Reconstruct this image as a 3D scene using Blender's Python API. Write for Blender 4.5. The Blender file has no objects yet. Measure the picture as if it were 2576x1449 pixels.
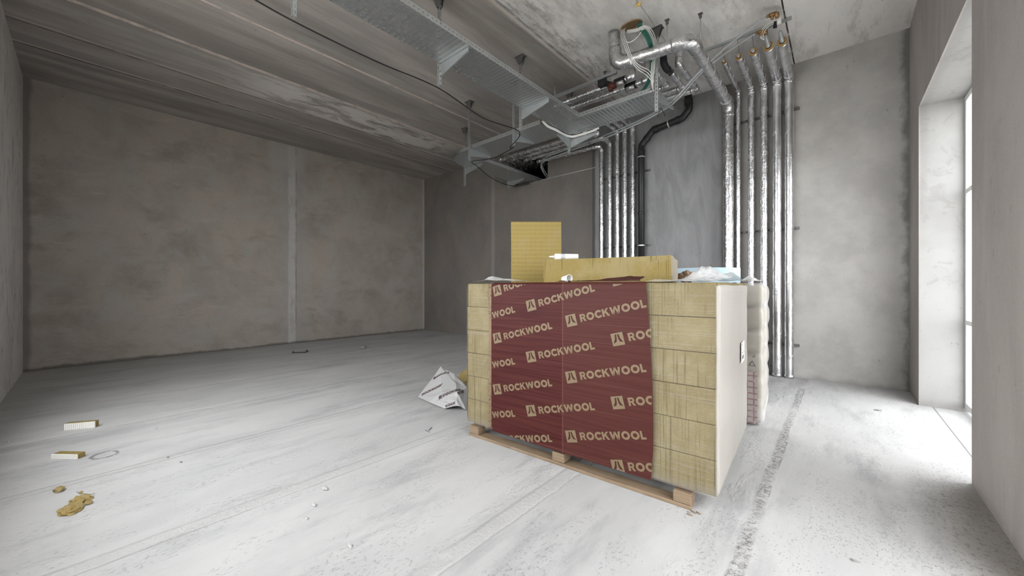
import bpy, bmesh, math, random
from mathutils import Vector, Matrix
random.seed(7)
D = bpy.data
SC = bpy.context.scene
COL = SC.collection
PI = math.pi

# ------------------------------------------------------------------ camera, sky, light, exposure
YAW = math.atan2(2110-1288, 940.0)
EYE = 1.3
cam_d = D.cameras.new('camera'); cam = D.objects.new('camera', cam_d); COL.objects.link(cam)
cam_d.sensor_width = 36.0; cam_d.lens = 940/2576*36
cam_d.shift_y = -3.5/2576; cam_d.clip_start = 0.02
cam.location = (0, 0, EYE); cam.rotation_euler = (PI/2, 0, YAW)
SC.camera = cam
SC.view_settings.view_transform = 'Standard'
SC.view_settings.look = 'None'
SC.view_settings.gamma = 1
SC.view_settings.use_curve_mapping = False
SC.view_settings.exposure = 1.45
wld = D.worlds.new('overcast_sky'); SC.world = wld; wld.use_nodes = True
bg = wld.node_tree.nodes['Background']
bg.inputs[0].default_value = (0.97, 0.985, 1.0, 1); bg.inputs[1].default_value = 3.2
SC.cycles.max_bounces = 14; SC.cycles.diffuse_bounces = 10; SC.cycles.transparent_max_bounces = 24
SC.cycles.glossy_bounces = 5
SC.cycles.use_denoising = True
def portal(name, y0, y1, z0, z1, x):
    l = D.lights.new(name, 'AREA'); l.shape = 'RECTANGLE'; l.size = z1-z0; l.size_y = y1-y0
    l.cycles.is_portal = True
    o = D.objects.new(name, l); COL.objects.link(o)
    o.location = (x, (y0+y1)/2, (z0+z1)/2); o.rotation_euler = (0, PI/2, 0)
    return o
portal('window_daylight', 3.85, 6.02, 0, 3.3, 1.1)
FW0, FW1, FWZ, FWH = -5.6, -0.8, .85, 3.6  # unseen front-wall window, added to even out the room light
pf = portal('window_daylight', FW0, FW1, FWZ, FWH, 1.1)  # sky portal for the added front window
pf.location = ((FW0+FW1)/2, -.95, (FWZ+FWH)/2); pf.rotation_euler = (0, PI/2, -PI/2)
portal('window_daylight', .25, 2.5, 0, 2.9, 1.1)

# ------------------------------------------------------------------ pixel -> point on a known plane
CY_, SY_ = math.cos(YAW), math.sin(YAW)
def at(u, v, **k):
    a = (u-1288)/940; b = -(v-721)/940
    d = (a*CY_-SY_, a*SY_+CY_, b)
    ax, c = list(k.items())[0]; i = 'xyz'.index(ax); o = (0, 0, EYE)
    t = (c-o[i])/d[i]
    return Vector((o[0]+t*d[0], o[1]+t*d[1], o[2]+t*d[2]))

# ------------------------------------------------------------------ node helper
class NT:
    def __init__(s, name):
        s.m = D.materials.new(name); s.m.use_nodes = True
        s.t = s.m.node_tree; s.t.nodes.clear()
        s.out = s.n('ShaderNodeOutputMaterial')
    def n(s, typ, **k):
        nd = s.t.nodes.new(typ)
        for a, b in k.items(): setattr(nd, a, b)
        return nd
    def l(s, a, b): s.t.links.new(a, b)
    def put(s, sock, v):
        if hasattr(v, 'is_output'): s.l(v, sock)
        elif isinstance(v, (tuple, list)) and len(v) == 3 and sock.type == 'RGBA': sock.default_value = (*v, 1)
        else: sock.default_value = v
    def pos(s):
        return s.n('ShaderNodeTexCoord').outputs['Object']
    def xyz(s, v):
        q = s.n('ShaderNodeSeparateXYZ'); s.l(v, q.inputs[0]); return q.outputs
    def map(s, v, scale=(1,1,1), loc=(0,0,0), rot=(0,0,0)):
        q = s.n('ShaderNodeMapping'); s.l(v, q.inputs[0])
        q.inputs['Scale'].default_value = scale; q.inputs['Location'].default_value = loc; q.inputs['Rotation'].default_value = rot
        return q.outputs[0]
    def ma(s, op, a, b=None, c=None, clamp=False):
        q = s.n('ShaderNodeMath', operation=op, use_clamp=clamp)
        s.put(q.inputs[0], a)
        if b is not None: s.put(q.inputs[1], b)
        if c is not None: s.put(q.inputs[2], c)
        return q.outputs[0]
    def noise(s, v, scale=5, detail=4, rough=.55, dist=0):
        q = s.n('ShaderNodeTexNoise'); s.l(v, q.inputs['Vector'])
        q.inputs['Scale'].default_value = scale; q.inputs['Detail'].default_value = detail
        q.inputs['Roughness'].default_value = rough; q.inputs['Distortion'].default_value = dist
        return q.outputs[0]
    def voro(s, v, scale=5, feature='F1'):
        q = s.n('ShaderNodeTexVoronoi', feature=feature); s.l(v, q.inputs['Vector']); q.inputs['Scale'].default_value = scale
        return q.outputs[0]
    def step(s, v, lo, hi):     # smooth 0..1 between lo and hi
        q = s.n('ShaderNodeMapRange', interpolation_type='SMOOTHSTEP'); s.put(q.inputs[0], v)
        q.inputs[1].default_value = lo; q.inputs[2].default_value = hi
        return q.outputs[0]
    def band(s, v, c, w, soft=.3):   # 1 within w of c
        return s.step(s.ma('ABSOLUTE', s.ma('SUBTRACT', v, c)), w*(1+soft), w*(1-soft))
    def mix(s, f, a, b, blend='MIX'):
        q = s.n('ShaderNodeMix', data_type='RGBA', blend_type=blend)
        s.put(q.inputs[0], f); s.put(q.inputs[6], a); s.put(q.inputs[7], b)
        return q.outputs[2]
    def bump(s, h, strength=.3, dist=.01, normal=None):
        q = s.n('ShaderNodeBump'); s.l(h, q.inputs['Height']); q.inputs['Strength'].default_value = strength
        q.inputs['Distance'].default_value = dist
        if normal is not None: s.l(normal, q.inputs['Normal'])
        return q.outputs[0]
    def pbr(s, col, rough=.8, metal=0., normal=None, spec=.3, link=True, **k):
        q = s.n('ShaderNodeBsdfPrincipled')
        s.put(q.inputs['Base Color'], col); s.put(q.inputs['Roughness'], rough); s.put(q.inputs['Metallic'], metal)
        q.inputs['Specular IOR Level'].default_value = spec
        for a, b in k.items(): s.put(q.inputs[a.replace('_', ' ')], b)
        if normal is not None: s.l(normal, q.inputs['Normal'])
        if link: s.l(q.outputs[0], s.out.inputs[0])
        return q.outputs[0]
    def mixsh(s, f, a, b, link=True):
        q = s.n('ShaderNodeMixShader'); s.put(q.inputs[0], f); s.l(a, q.inputs[1]); s.l(b, q.inputs[2])
        if link: s.l(q.outputs[0], s.out.inputs[0])
        return q.outputs[0]
    def transp(s): return s.n('ShaderNodeBsdfTransparent').outputs[0]

def plain(name, col, rough=.6, metal=0., spec=.3, bump=0, bscale=60):
    n = NT(name); nm = None
    if bump: nm = n.bump(n.noise(n.pos(), bscale, 3), bump, .004)
    n.pbr(col, rough, metal, nm, spec); return n.m

# ------------------------------------------------------------------ mesh helpers
def obj(name, bm, mat, parent=None, smooth=False):
    me = D.meshes.new(name)
    bmesh.ops.recalc_face_normals(bm, faces=bm.faces)
    bm.to_mesh(me); bm.free()
    for m in (mat if isinstance(mat, (list, tuple)) else [mat]): me.materials.append(m)
    if smooth:
        for p in me.polygons: p.use_smooth = True
    o = D.objects.new(name, me); COL.objects.link(o)
    if parent is not None: o.parent = parent; o.matrix_parent_inverse = Matrix.Translation(-parent.location) if parent.rotation_euler.z == 0 else parent.matrix_basis.inverted()
    return o
def thing(name, label, cat, loc=(0,0,0), group=None):
    o = D.objects.new(name, None); COL.objects.link(o); o.location = loc; o.empty_display_size = .05
    o['label'] = label; o['category'] = cat
    if group: o['group'] = group
    return o
def tag(o, label, cat, group=None):
    o['label'] = label; o['category'] = cat
    if group: o['group'] = group
    return o
def struct(name, bm, mat, parent=None, smooth=False):
    o = obj(name, bm, mat, parent, smooth)
    if parent is None: o['kind'] = 'structure'
    return o
def box(bm, x0, x1, y0, y1, z0, z1, mi=0):
    vs = [bm.verts.new((x, y, z)) for x in (x0, x1) for y in (y0, y1) for z in (z0, z1)]
    for f in ((0,1,3,2),(4,6,7,5),(0,4,5,1),(2,3,7,6),(0,2,6,4),(1,5,7,3)):
        fc = bm.faces.new([vs[i] for i in f]); fc.material_index = mi
    return vs
def obox(bm, c, ax, ay, az, mi=0):   # oriented box: centre + three half-axis vectors
    c = Vector(c); ax, ay, az = Vector(ax), Vector(ay), Vector(az)
    vs = [bm.verts.new(c+ax*i+ay*j+az*k) for i in (-1,1) for j in (-1,1) for k in (-1,1)]
    for f in ((0,1,3,2),(4,6,7,5),(0,4,5,1),(2,3,7,6),(0,2,6,4),(1,5,7,3)):
        fc = bm.faces.new([vs[i] for i in f]); fc.material_index = mi
    return vs
def bevel(bm, w, seg=2):
    bmesh.ops.bevel(bm, geom=list(bm.edges), offset=w, segments=seg, affect='EDGES', profile=.5)
def rounded(pts, R, n=6):
    pts = [Vector(p) for p in pts]
    if R <= 0: return pts
    out = [pts[0]]
    for i in range(1, len(pts)-1):
        a, b, c = pts[i-1], pts[i], pts[i+1]
        u, w = (a-b), (c-b)
        lu, lw = u.length, w.length
        u.normalize(); w.normalize()
        ang = u.angle(w)
        if ang > PI-.03: out.append(b); continue
        t = min(R/math.tan(ang/2), lu*.48, lw*.48); r = t*math.tan(ang/2)
        p0, p1 = b+u*t, b+w*t
        bis = (u+w).normalized(); cen = b+bis*(r/math.sin(ang/2))
        v0, v1 = p0-cen, p1-cen
        tot = v0.angle(v1); axn = v0.cross(v1).normalized()
        for k in range(n+1): out.append(cen+Matrix.Rotation(tot*k/n, 3, axn) @ v0)
    out.append(pts[-1]); return out
def resample(pts, d):
    out = [pts[0]]
    for a, b in zip(pts, pts[1:]):
        L = (b-a).length; k = max(1, int(L/d))
        for i in range(1, k+1): out.append(a.lerp(b, i/k))
    return out
def tube(bm, pts, r, R=0, seg=12, jit=0, step=None, caps=True, mi=0, rnd=random, nb=6):
    pts = rounded(pts, R, nb)
    if step: pts = resample(pts, step)
    P2 = [pts[0]]
    for p in pts[1:]:
        if (p-P2[-1]).length > 1e-5: P2.append(p)
    pts = P2
    T = [(pts[min(i+1, len(pts)-1)]-pts[max(i-1, 0)]).normalized() for i in range(len(pts))]
    up = Vector((0,0,1)) if abs(T[0].z) < .9 else Vector((1,0,0))
    nrm = (up-T[0]*up.dot(T[0])).normalized()
    rings = []
    for i, p in enumerate(pts):
        if i:
            q = T[i-1].rotation_difference(T[i]); nrm = q @ nrm
            nrm = (nrm-T[i]*nrm.dot(T[i])).normalized()
        bi = T[i].cross(nrm)
        rr = r(i/(len(pts)-1)) if callable(r) else r
        ring = []
        for k in range(seg):
            a = 2*PI*k/seg
            q = rr*(1+(rnd.uniform(-jit, jit) if jit else 0))
            ring.append(bm.verts.new(p+nrm*math.cos(a)*q+bi*math.sin(a)*q))
        rings.append(ring)
    for a, b in zip(rings, rings[1:]):
        for k in range(seg):
            f = bm.faces.new((a[k], a[(k+1)%seg], b[(k+1)%seg], b[k])); f.smooth = True; f.material_index = mi
    if caps:
        f = bm.faces.new(list(reversed(rings[0]))); f.material_index = mi
        f = bm.faces.new(rings[-1]); f.material_index = mi
    return rings
def B(): return bmesh.new()

# ------------------------------------------------------------------ setting materials
def concrete(name, c1, c2, streak=(1,1,1), pits=.5, joints=(), grey=None, extra=None, bstr=.25, pitscale=1, stain=.5, mott=.6, pitvec=None):
    n = NT(name); p = n.pos(); X = n.xyz(p)
    big = n.noise(n.map(p, streak), .9, 7, .62, .4)
    col = n.mix(n.step(big, .36, .66), c1, c2)
    if grey is not None:
        g = n.noise(n.map(p, streak, (5.2, 1.3, 2.1)), 1.4, 5, .6)
        col = n.mix(n.ma('MULTIPLY', n.step(g, .47, .63), mott), col, grey)
    st = n.noise(n.map(p, tuple(a*1.8 for a in streak), (9, 4, 1)), 2.2, 8, .7)
    col = n.mix(n.ma('MULTIPLY', n.step(st, .55, .75), stain), col, n.mix(.5, col, (.03, .028, .026)))
    fine = n.noise(p, 70, 4, .7)
    col = n.mix(n.ma('MULTIPLY', n.step(fine, .35, .7), .10), col, n.mix(.5, col, (.9, .88, .85)))
    pit = n.noise(n.map(p, pitvec or tuple(a*26*pitscale for a in streak), (3, 3, 3)), 1, 3, .6)
    gate = n.step(n.noise(n.map(p, streak), 2.1, 3), .38, .58)
    pm = n.ma('MULTIPLY', n.step(pit, .66, .74), gate)
    h = n.ma('ADD', n.ma('MULTIPLY', fine, .25), n.ma('MULTIPLY', pm, -.8))
    h = n.ma('ADD', h, n.ma('MULTIPLY', st, .5))
    if extra: col, h = extra(n, p, X, col, h)
    wob = n.ma('MULTIPLY', n.ma('SUBTRACT', n.noise(p, 3.0, 5, .65), .5), .05)
    for ax, c, w, jc, f in joints:
        m = n.band(n.ma('ADD', X['XYZ'.index(ax)], n.ma('MULTIPLY', wob, min(1, w*25))), c, w)
        brk = n.step(n.noise(p, 4.5, 4, .7), .3, .55)
        col = n.mix(n.ma('MULTIPLY', n.ma('MULTIPLY', m, brk), f), col, jc)
        h = n.ma('ADD', h, n.ma('MULTIPLY', m, -.5))
    col = n.mix(n.ma('MULTIPLY', pm, pits), col, n.mix(.72, col, (.02, .018, .017)))
    n.pbr(col, .88, 0, n.bump(h, bstr, .012), .25)
    return n.m

DK = (.05, .045, .042)
def ceil_extra(n, p, X, col, h):
    # paler, greyer planks towards the window side, its brighter light partly painted in
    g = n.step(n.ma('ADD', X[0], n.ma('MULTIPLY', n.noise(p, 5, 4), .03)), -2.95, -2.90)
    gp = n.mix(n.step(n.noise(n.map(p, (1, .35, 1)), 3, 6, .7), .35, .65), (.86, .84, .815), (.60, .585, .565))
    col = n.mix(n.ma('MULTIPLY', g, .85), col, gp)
    rg = n.ma('MULTIPLY', n.band(X[0], -2.72, .2, .6), n.step(n.noise(n.map(p, (3, .8, 1)), 4, 6, .75), .46, .60))
    col = n.mix(n.ma('MULTIPLY', rg, .55), col, (.20, .18, .165))
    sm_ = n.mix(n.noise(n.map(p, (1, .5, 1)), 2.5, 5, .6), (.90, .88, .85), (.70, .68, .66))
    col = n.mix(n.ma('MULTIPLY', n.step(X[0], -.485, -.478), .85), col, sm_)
    pk = n.step(n.noise(n.map(p, (2, .5, 1), (3, 8, 0)), 2.2, 6, .7), .52, .66)
    col = n.mix(n.ma('MULTIPLY', pk, .35), col, (.30, .255, .225))
    # lime bloom on one plank
    m = n.ma('MULTIPLY', n.band(X[0], -6.95, .42, .25), n.band(X[1], 3.6, 1.9, .3))
    b = n.step(n.noise(n.map(p, (1.4, .45, 1)), 2.6, 8, .72, .6), .42, .52)
    col = n.mix(n.ma('MULTIPLY', n.ma('MULTIPLY', m, b), .8), col, (.68, .65, .62))
    return col, h
PINK = (.62, .53, .48)
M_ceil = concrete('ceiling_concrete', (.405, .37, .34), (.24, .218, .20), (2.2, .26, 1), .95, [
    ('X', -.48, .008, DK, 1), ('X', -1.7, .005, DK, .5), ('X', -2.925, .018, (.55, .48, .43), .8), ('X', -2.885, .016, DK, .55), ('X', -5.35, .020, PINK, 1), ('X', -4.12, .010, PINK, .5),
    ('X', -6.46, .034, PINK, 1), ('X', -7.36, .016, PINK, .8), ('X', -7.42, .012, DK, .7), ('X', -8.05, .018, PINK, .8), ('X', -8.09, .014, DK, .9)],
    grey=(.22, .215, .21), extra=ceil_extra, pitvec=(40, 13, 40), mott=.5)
def left_extra(n, p, X, col, h):
    w = n.ma('MULTIPLY', n.ma('SUBTRACT', n.noise(p, 2.5, 5, .7), .5), .22)
    y = n.ma('ADD', X[1], w)
    br = n.noise(n.map(p, (1, .6, 1.1), (3, 3, 3)), 1.5, 8, .72, .3)
    col = n.mix(n.ma('MULTIPLY', n.step(br, .50, .70), .5), col, (.175, .15, .125))
    bl = n.noise(n.map(p, (1, .5, 2.5), (9, 3, 3)), 3.2, 6, .7)
    col = n.mix(n.ma('MULTIPLY', n.step(bl, .55, .72), .3), col, (.42, .395, .36))
    gc = n.mix(n.noise(p, 5, 6), (.36, .345, .325), (.22, .21, .20))
    m = n.band(y, 3.10, .30, .5)
    col = n.mix(n.ma('MULTIPLY', m, .5), col, gc)
    m1 = n.band(n.ma('ADD', X[1], n.ma('MULTIPLY', w, .25)), 3.10, .075, .3)
    col = n.mix(n.ma('MULTIPLY', n.ma('MULTIPLY', m1, n.step(n.noise(n.map(p, (2, 2, .7)), 3.5, 5, .7), .32, .55)), .7), col, (.42, .41, .395))
    m2 = n.ma('MULTIPLY', n.band(y, 3.0, .36, .3), n.step(n.ma('ADD', X[2], w), 3.75, 4.1))
    col = n.mix(n.ma('MULTIPLY', m2, .6), col, (.36, .34, .32))
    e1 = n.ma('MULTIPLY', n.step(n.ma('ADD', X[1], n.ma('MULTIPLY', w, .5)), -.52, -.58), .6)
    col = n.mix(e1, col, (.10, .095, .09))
    e2 = n.band(X[1], 6.67, .03, .3); col = n.mix(n.ma('MULTIPLY', e2, .5), col, (.45, .44, .42))
    j = n.band(n.ma('ADD', X[1], n.ma('MULTIPLY', w, .1)), 3.19, .010, .4)
    j = n.ma('MULTIPLY', j, n.step(n.noise(p, 3, 3), .4, .55))
    col = n.mix(n.ma('MULTIPLY', j, .5), col, (.12, .115, .11))
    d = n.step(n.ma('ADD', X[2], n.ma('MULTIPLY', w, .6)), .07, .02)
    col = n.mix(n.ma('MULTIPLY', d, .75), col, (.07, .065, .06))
    h = n.ma('ADD', h, n.ma('MULTIPLY', j, -1.2))
    return col, h
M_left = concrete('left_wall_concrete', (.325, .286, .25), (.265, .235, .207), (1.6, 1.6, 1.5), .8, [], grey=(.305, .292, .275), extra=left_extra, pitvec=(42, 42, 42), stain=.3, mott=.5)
def back_extra(n, p, X, col, h):
    w = n.ma('MULTIPLY', n.ma('SUBTRACT', n.noise(p, 3, 4), .5), .04)
    x = n.ma('ADD', X[0], w)
    grey = n.mix(n.step(n.noise(n.map(p, (2.2, 1, .5), (0,0,0), (0, .35, 0)), 1.6, 6, .65, 1.5), .3, .7), (.27, .273, .282), (.37, .373, .382))
    m = n.ma('MULTIPLY', n.step(x, -3.70, -3.66), n.step(x, -1.39, -1.43))
    col = n.mix(n.ma('MULTIPLY', m, .9), col, grey)
    pale = n.mix(n.step(n.noise(p, 1.6, 7, .66), .35, .65), (.54, .527, .508), (.43, .418, .40))
    r = n.step(x, -1.30, -1.05)
    col = n.mix(n.ma('MULTIPLY', r, .85), col, pale)
    dk = n.band(x, -3.69, .035, .3)
    col = n.mix(n.ma('MULTIPLY', dk, .6), col, (.06, .06, .062))
    dk = n.band(x, -1.36, .07, .6)
    col = n.mix(n.ma('MULTIPLY', dk, .4), col, (.13, .125, .12))
    j = n.band(x, -6.5, .06, .3)
    col = n.mix(n.ma('MULTIPLY', j, .5), col, (.33, .32, .305))
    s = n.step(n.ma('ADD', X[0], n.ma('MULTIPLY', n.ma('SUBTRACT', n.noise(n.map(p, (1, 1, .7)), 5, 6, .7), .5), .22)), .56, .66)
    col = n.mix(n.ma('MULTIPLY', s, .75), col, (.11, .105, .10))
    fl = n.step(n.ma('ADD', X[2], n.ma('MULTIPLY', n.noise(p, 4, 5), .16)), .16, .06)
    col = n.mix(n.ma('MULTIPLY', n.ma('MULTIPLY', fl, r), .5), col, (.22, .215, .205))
    h = n.ma('ADD', h, n.ma('MULTIPLY', dk, -.5))
    return col, h
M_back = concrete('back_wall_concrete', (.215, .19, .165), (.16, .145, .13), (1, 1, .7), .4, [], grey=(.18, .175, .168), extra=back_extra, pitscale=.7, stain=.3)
def front_extra(n, p, X, col, h):
    v = n.noise(n.map(p, (14, 14, 2.4)), 1, 4, .7, 1.2)
    m = n.step(v, .56, .66)
    col = n.mix(n.ma('MULTIPLY', m, .6), col, (.12, .12, .118))
    h = n.ma('ADD', h, n.ma('MULTIPLY', m, -1.5))
    return col, h
M_front = concrete('front_wall_concrete', (.66, .64, .615), (.56, .54, .52), (1, 1, 1), .2, [], extra=front_extra, bstr=.5)
def win_extra(n, p, X, col, h):
    s = n.noise(n.map(p, (2, 2, .35)), 1.8, 6, .65)
    col = n.mix(n.ma('MULTIPLY', n.step(s, .5, .7), .5), col, (.42, .395, .375))
    rev = n.step(X[0], .668, .675)
    rv = n.mix(n.step(n.noise(p, 2.2, 4, .55), .4, .65), (.335, .332, .325), (.30, .296, .29))
    rs = n.step(n.noise(n.map(p, (1, 1, .8), (5, 5, 5)), 5.5, 4, .6, 1.2), .58, .66)
    rv = n.mix(n.ma('MULTIPLY', rs, .35), rv, (.22, .215, .21))
    rl = n.ma('MULTIPLY', n.step(n.ma('ADD', X[0], n.ma('MULTIPLY', n.noise(n.map(p, (1, 1, .6)), 5, 3), .10)), .80, .75), n.step(X[2], 1.9, 2.3))
    rv = n.mix(n.ma('MULTIPLY', rl, .4), rv, (.25, .245, .24))
    col = n.mix(rev, col, rv)
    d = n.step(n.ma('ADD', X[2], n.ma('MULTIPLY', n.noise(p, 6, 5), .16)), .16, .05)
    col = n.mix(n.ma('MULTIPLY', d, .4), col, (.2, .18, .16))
    return col, h
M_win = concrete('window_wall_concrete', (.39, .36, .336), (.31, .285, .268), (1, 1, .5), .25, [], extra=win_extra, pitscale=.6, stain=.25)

FLOOR_SEAMS = (-.355, -1.41, -2.64, -3.83, -5.03, -6.23, -7.43)
def make_floor():
    n = NT('floor_screed'); p = n.pos(); X = n.xyz(p)
    sm = n.map(p, (1.2, .45, 1))
    a = n.noise(sm, 1.3, 8, .64, .5)
    col = n.mix(n.step(a, .34, .66), (.49, .489, .486), (.42, .42, .42))
    b = n.noise(n.map(p, (1.6, .38, 1), (4, 2, 0)), 2.2, 8, .7)
    col = n.mix(n.ma('MULTIPLY', n.step(b, .48, .68), .7), col, (.31, .31, .315))
    # duller, darker towards the far left
    wl = n.noise(p, 1.1, 5)
    far = n.step(n.ma('ADD', X[0], n.ma('MULTIPLY', wl, 1.6)), -2.6, -6.4)
    col = n.mix(n.ma('MULTIPLY', far, .14), col, (.36, .345, .325))
    fine = n.noise(p, 55, 5, .7)
    h = n.ma('MULTIPLY', fine, .10)
    h = n.ma('ADD', h, n.ma('MULTIPLY', b, .35))
    # troweled scuffs and stuck crumbs
    cr = n.noise(n.map(p, (62, 38, 1)), 1, 4, .65, .6)
    gate = n.step(n.noise(n.map(p, (2.0, .6, 1), (7, 1, 0)), 2.4, 6, .65), .46, .58)
    cm = n.ma('MULTIPLY', n.step(cr, .56, .68), gate)
    h = n.ma('ADD', h, n.ma('MULTIPLY', cm, .9))
    # dark grit by the window side
    wx = n.step(X[0], -1.0, .3)
    gr = n.noise(n.map(p, (95, 60, 1)), 1, 3, .6)
    gg = n.step(n.noise(n.map(p, (1.2, 2.2, 1), (2, 9, 0)), 1.4, 5, .65), .50, .60)
    gm = n.ma('MULTIPLY', n.ma('MULTIPLY', n.step(gr, .61, .68), gg), wx)
    col = n.mix(n.ma('MULTIPLY', gm, .75), col, (.16, .15, .14))
    spk = n.ma('MULTIPLY', n.step(n.noise(p, 48, 2, .5), .70, .76), n.step(n.noise(n.map(p, (1, .6, 1), (2, 2, 0)), 1.5, 4), .45, .6))
    col = n.mix(n.ma('MULTIPLY', spk, .5), col, (.20, .195, .19))
    h = n.ma('ADD', h, n.ma('MULTIPLY', gm, .5))
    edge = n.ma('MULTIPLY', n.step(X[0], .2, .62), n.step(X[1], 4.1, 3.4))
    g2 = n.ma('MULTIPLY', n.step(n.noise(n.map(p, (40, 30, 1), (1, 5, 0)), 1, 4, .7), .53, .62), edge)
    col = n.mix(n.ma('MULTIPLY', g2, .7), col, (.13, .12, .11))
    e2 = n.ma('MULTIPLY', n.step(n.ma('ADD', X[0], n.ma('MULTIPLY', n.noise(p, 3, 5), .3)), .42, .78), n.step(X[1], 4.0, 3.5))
    col = n.mix(n.ma('MULTIPLY', e2, .72), col, (.19, .168, .145))  # pillar's soft shade painted into the floor as a brown darkening
    wob = n.ma('MULTIPLY', n.ma('SUBTRACT', n.noise(p, 2.2, 5, .65), .5), .06)
    xw = n.ma('ADD', X[0], wob)
    rocks = n.voro(n.map(p, (1, 1, 1)), 55)
    rr = n.noise(p, 38, 5, .75)
    for i, c in enumerate(FLOOR_SEAMS):
        w = (.03, .048, .045, .03, .025, .02, .02)[i]
        m = n.band(xw, c, w, .35)
        brk = n.step(n.noise(n.map(p, (1, .8, 1), (i, 2*i, 0)), 1.6, 3), .28, .48)
        m = n.ma('MULTIPLY', m, brk)
        if i == 0:
            m = n.ma('MULTIPLY', n.ma('MULTIPLY', m, n.step(n.noise(p, 16, 5, .7), .38, .52)), n.step(n.noise(n.map(p, (1, 1, 1), (4, 4, 0)), 1.3, 2), .30, .46))
            thin = n.ma('MULTIPLY', n.band(n.ma('ADD', X[0], n.ma('MULTIPLY', wob, .3)), -.325, .004, .6), n.step(n.noise(n.map(p, (1, 1, 1), (1, 7, 0)), 2.2, 5, .7), .45, .6))
            col = n.mix(n.ma('MULTIPLY', thin, .55), col, (.13, .12, .115))
            col = n.mix(n.ma('MULTIPLY', n.ma('MULTIPLY', m, n.step(rr, .46, .58)), .85), col, (.17, .15, .14))
        else:
            col = n.mix(n.ma('MULTIPLY', m, .5), col, (.55, .548, .54))
            st = n.band(xw, c+w*1.15, .006, .6)
            col = n.mix(n.ma('MULTIPLY', n.ma('MULTIPLY', st, brk), .55), col, (.25, .24, .235))
        h = n.ma('ADD', h, n.ma('MULTIPLY', m, n.ma('ADD', n.ma('MULTIPLY', rr, 2.6), .6 if i else -.8)))
        # ragged smears beside each seam
        s2 = n.ma('MULTIPLY', n.band(xw, c-.16, .10, .8), n.step(n.noise(n.map(p, (2, .6, 1), (i*3, 0, 0)), 2, 4), .5, .62))
        h = n.ma('ADD', h, n.ma('MULTIPLY', s2, n.ma('MULTIPLY', n.noise(n.map(p, (40, 12, 1)), 1, 4, .7), 1.2)))
    j = n.band(X[0], .765, .005, .4)
    col = n.mix(n.ma('MULTIPLY', j, .8), col, (.12, .115, .11))
    # oily ring mark
    dx = n.ma('SUBTRACT', X[0], -4.27); dy = n.ma('SUBTRACT', X[1], .10)
    rd = n.ma('ADD', n.ma('SQRT', n.ma('ADD', n.ma('MULTIPLY', dx, dx), n.ma('MULTIPLY', dy, dy))), n.ma('MULTIPLY', n.ma('SUBTRACT', n.noise(p, 9, 3), .5), .04))
    ring = n.ma('MULTIPLY', n.band(rd, .07, .012, .7), n.step(n.noise(p, 14, 3), .36, .55))
    col = n.mix(n.ma('MULTIPLY', ring, .75), col, (.12, .12, .125))
    n.pbr(col, .9, 0, n.bump(h, .55, .012), .2)
    return n.m
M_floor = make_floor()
M_white = plain('white_window_paint', (.82, .82, .80), .45)
def make_glass():
    n = NT('window_glass')
    g = n.n('ShaderNodeBsdfGlossy'); g.inputs['Roughness'].default_value = .02
    n.mixsh(.06, n.transp(), g.outputs[0]); return n.m
M_glass = make_glass()
M_void = plain('shaft_black', (.012, .012, .012), .9)

XL, XR, YB, YF, ZC = -9.36, .66, 6.712, -.62, 4.5
# ------------------------------------------------------------------ room shell
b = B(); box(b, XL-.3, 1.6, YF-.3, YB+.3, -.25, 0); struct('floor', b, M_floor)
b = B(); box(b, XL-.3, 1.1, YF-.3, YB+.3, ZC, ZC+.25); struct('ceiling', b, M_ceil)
b = B(); box(b, XL-.3, XL, YF-.3, YB+.3, 0, ZC); struct('wall_left', b, M_left)
b = B(); box(b, XL, FW0, YF-.3, YF, 0, ZC); box(b, FW1, 1.1, YF-.3, YF, 0, ZC); box(b, FW0, FW1, YF-.3, YF, FWH, ZC); box(b, FW0, FW1, YF-.3, YF, 0, FWZ); struct('wall_front', b, M_front)
OX0, OX1, OZ0, OZ1 = -5.75, -4.823, 3.685, 4.28
b = B()
box(b, XL, OX0, YB, YB+.3, 0, ZC); box(b, OX1, 1.1, YB, YB+.3, 0, ZC)
box(b, OX0, OX1, YB, YB+.3, 0, OZ0); box(b, OX0, OX1, YB, YB+.3, OZ1, ZC)
struct('wall_back', b, M_back)
b = B(); box(b, OX0-.1, OX1+.1, YB+1.2, YB+1.25, OZ0-.1, OZ1+.1); box(b, OX0-.15, OX0-.1, YB+.3, YB+1.25, OZ0-.1, OZ1+.1)
box(b, OX1+.1, OX1+.15, YB+.3, YB+1.25, OZ0-.1, OZ1+.1); box(b, OX0-.1, OX1+.1, YB+.3, YB+1.2, OZ0-.15, OZ0-.1); box(b, OX0-.1, OX1+.1, YB+.3, YB+1.2, OZ1+.1, OZ1+.15)
struct('wall_shaft', b, M_void)
b = B(); WX = 1.06
box(b, XR, WX, 6.02, YB, 0, ZC); box(b, XR, WX, 3.85, 6.02, 3.27, ZC); box(b, XR, WX, 2.52, 3.85, 0, ZC)
box(b, XR, WX, .22, 2.52, 2.9, ZC); box(b, XR, WX, YF, .22, 0, ZC)
struct('wall_right', b, M_win)
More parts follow.
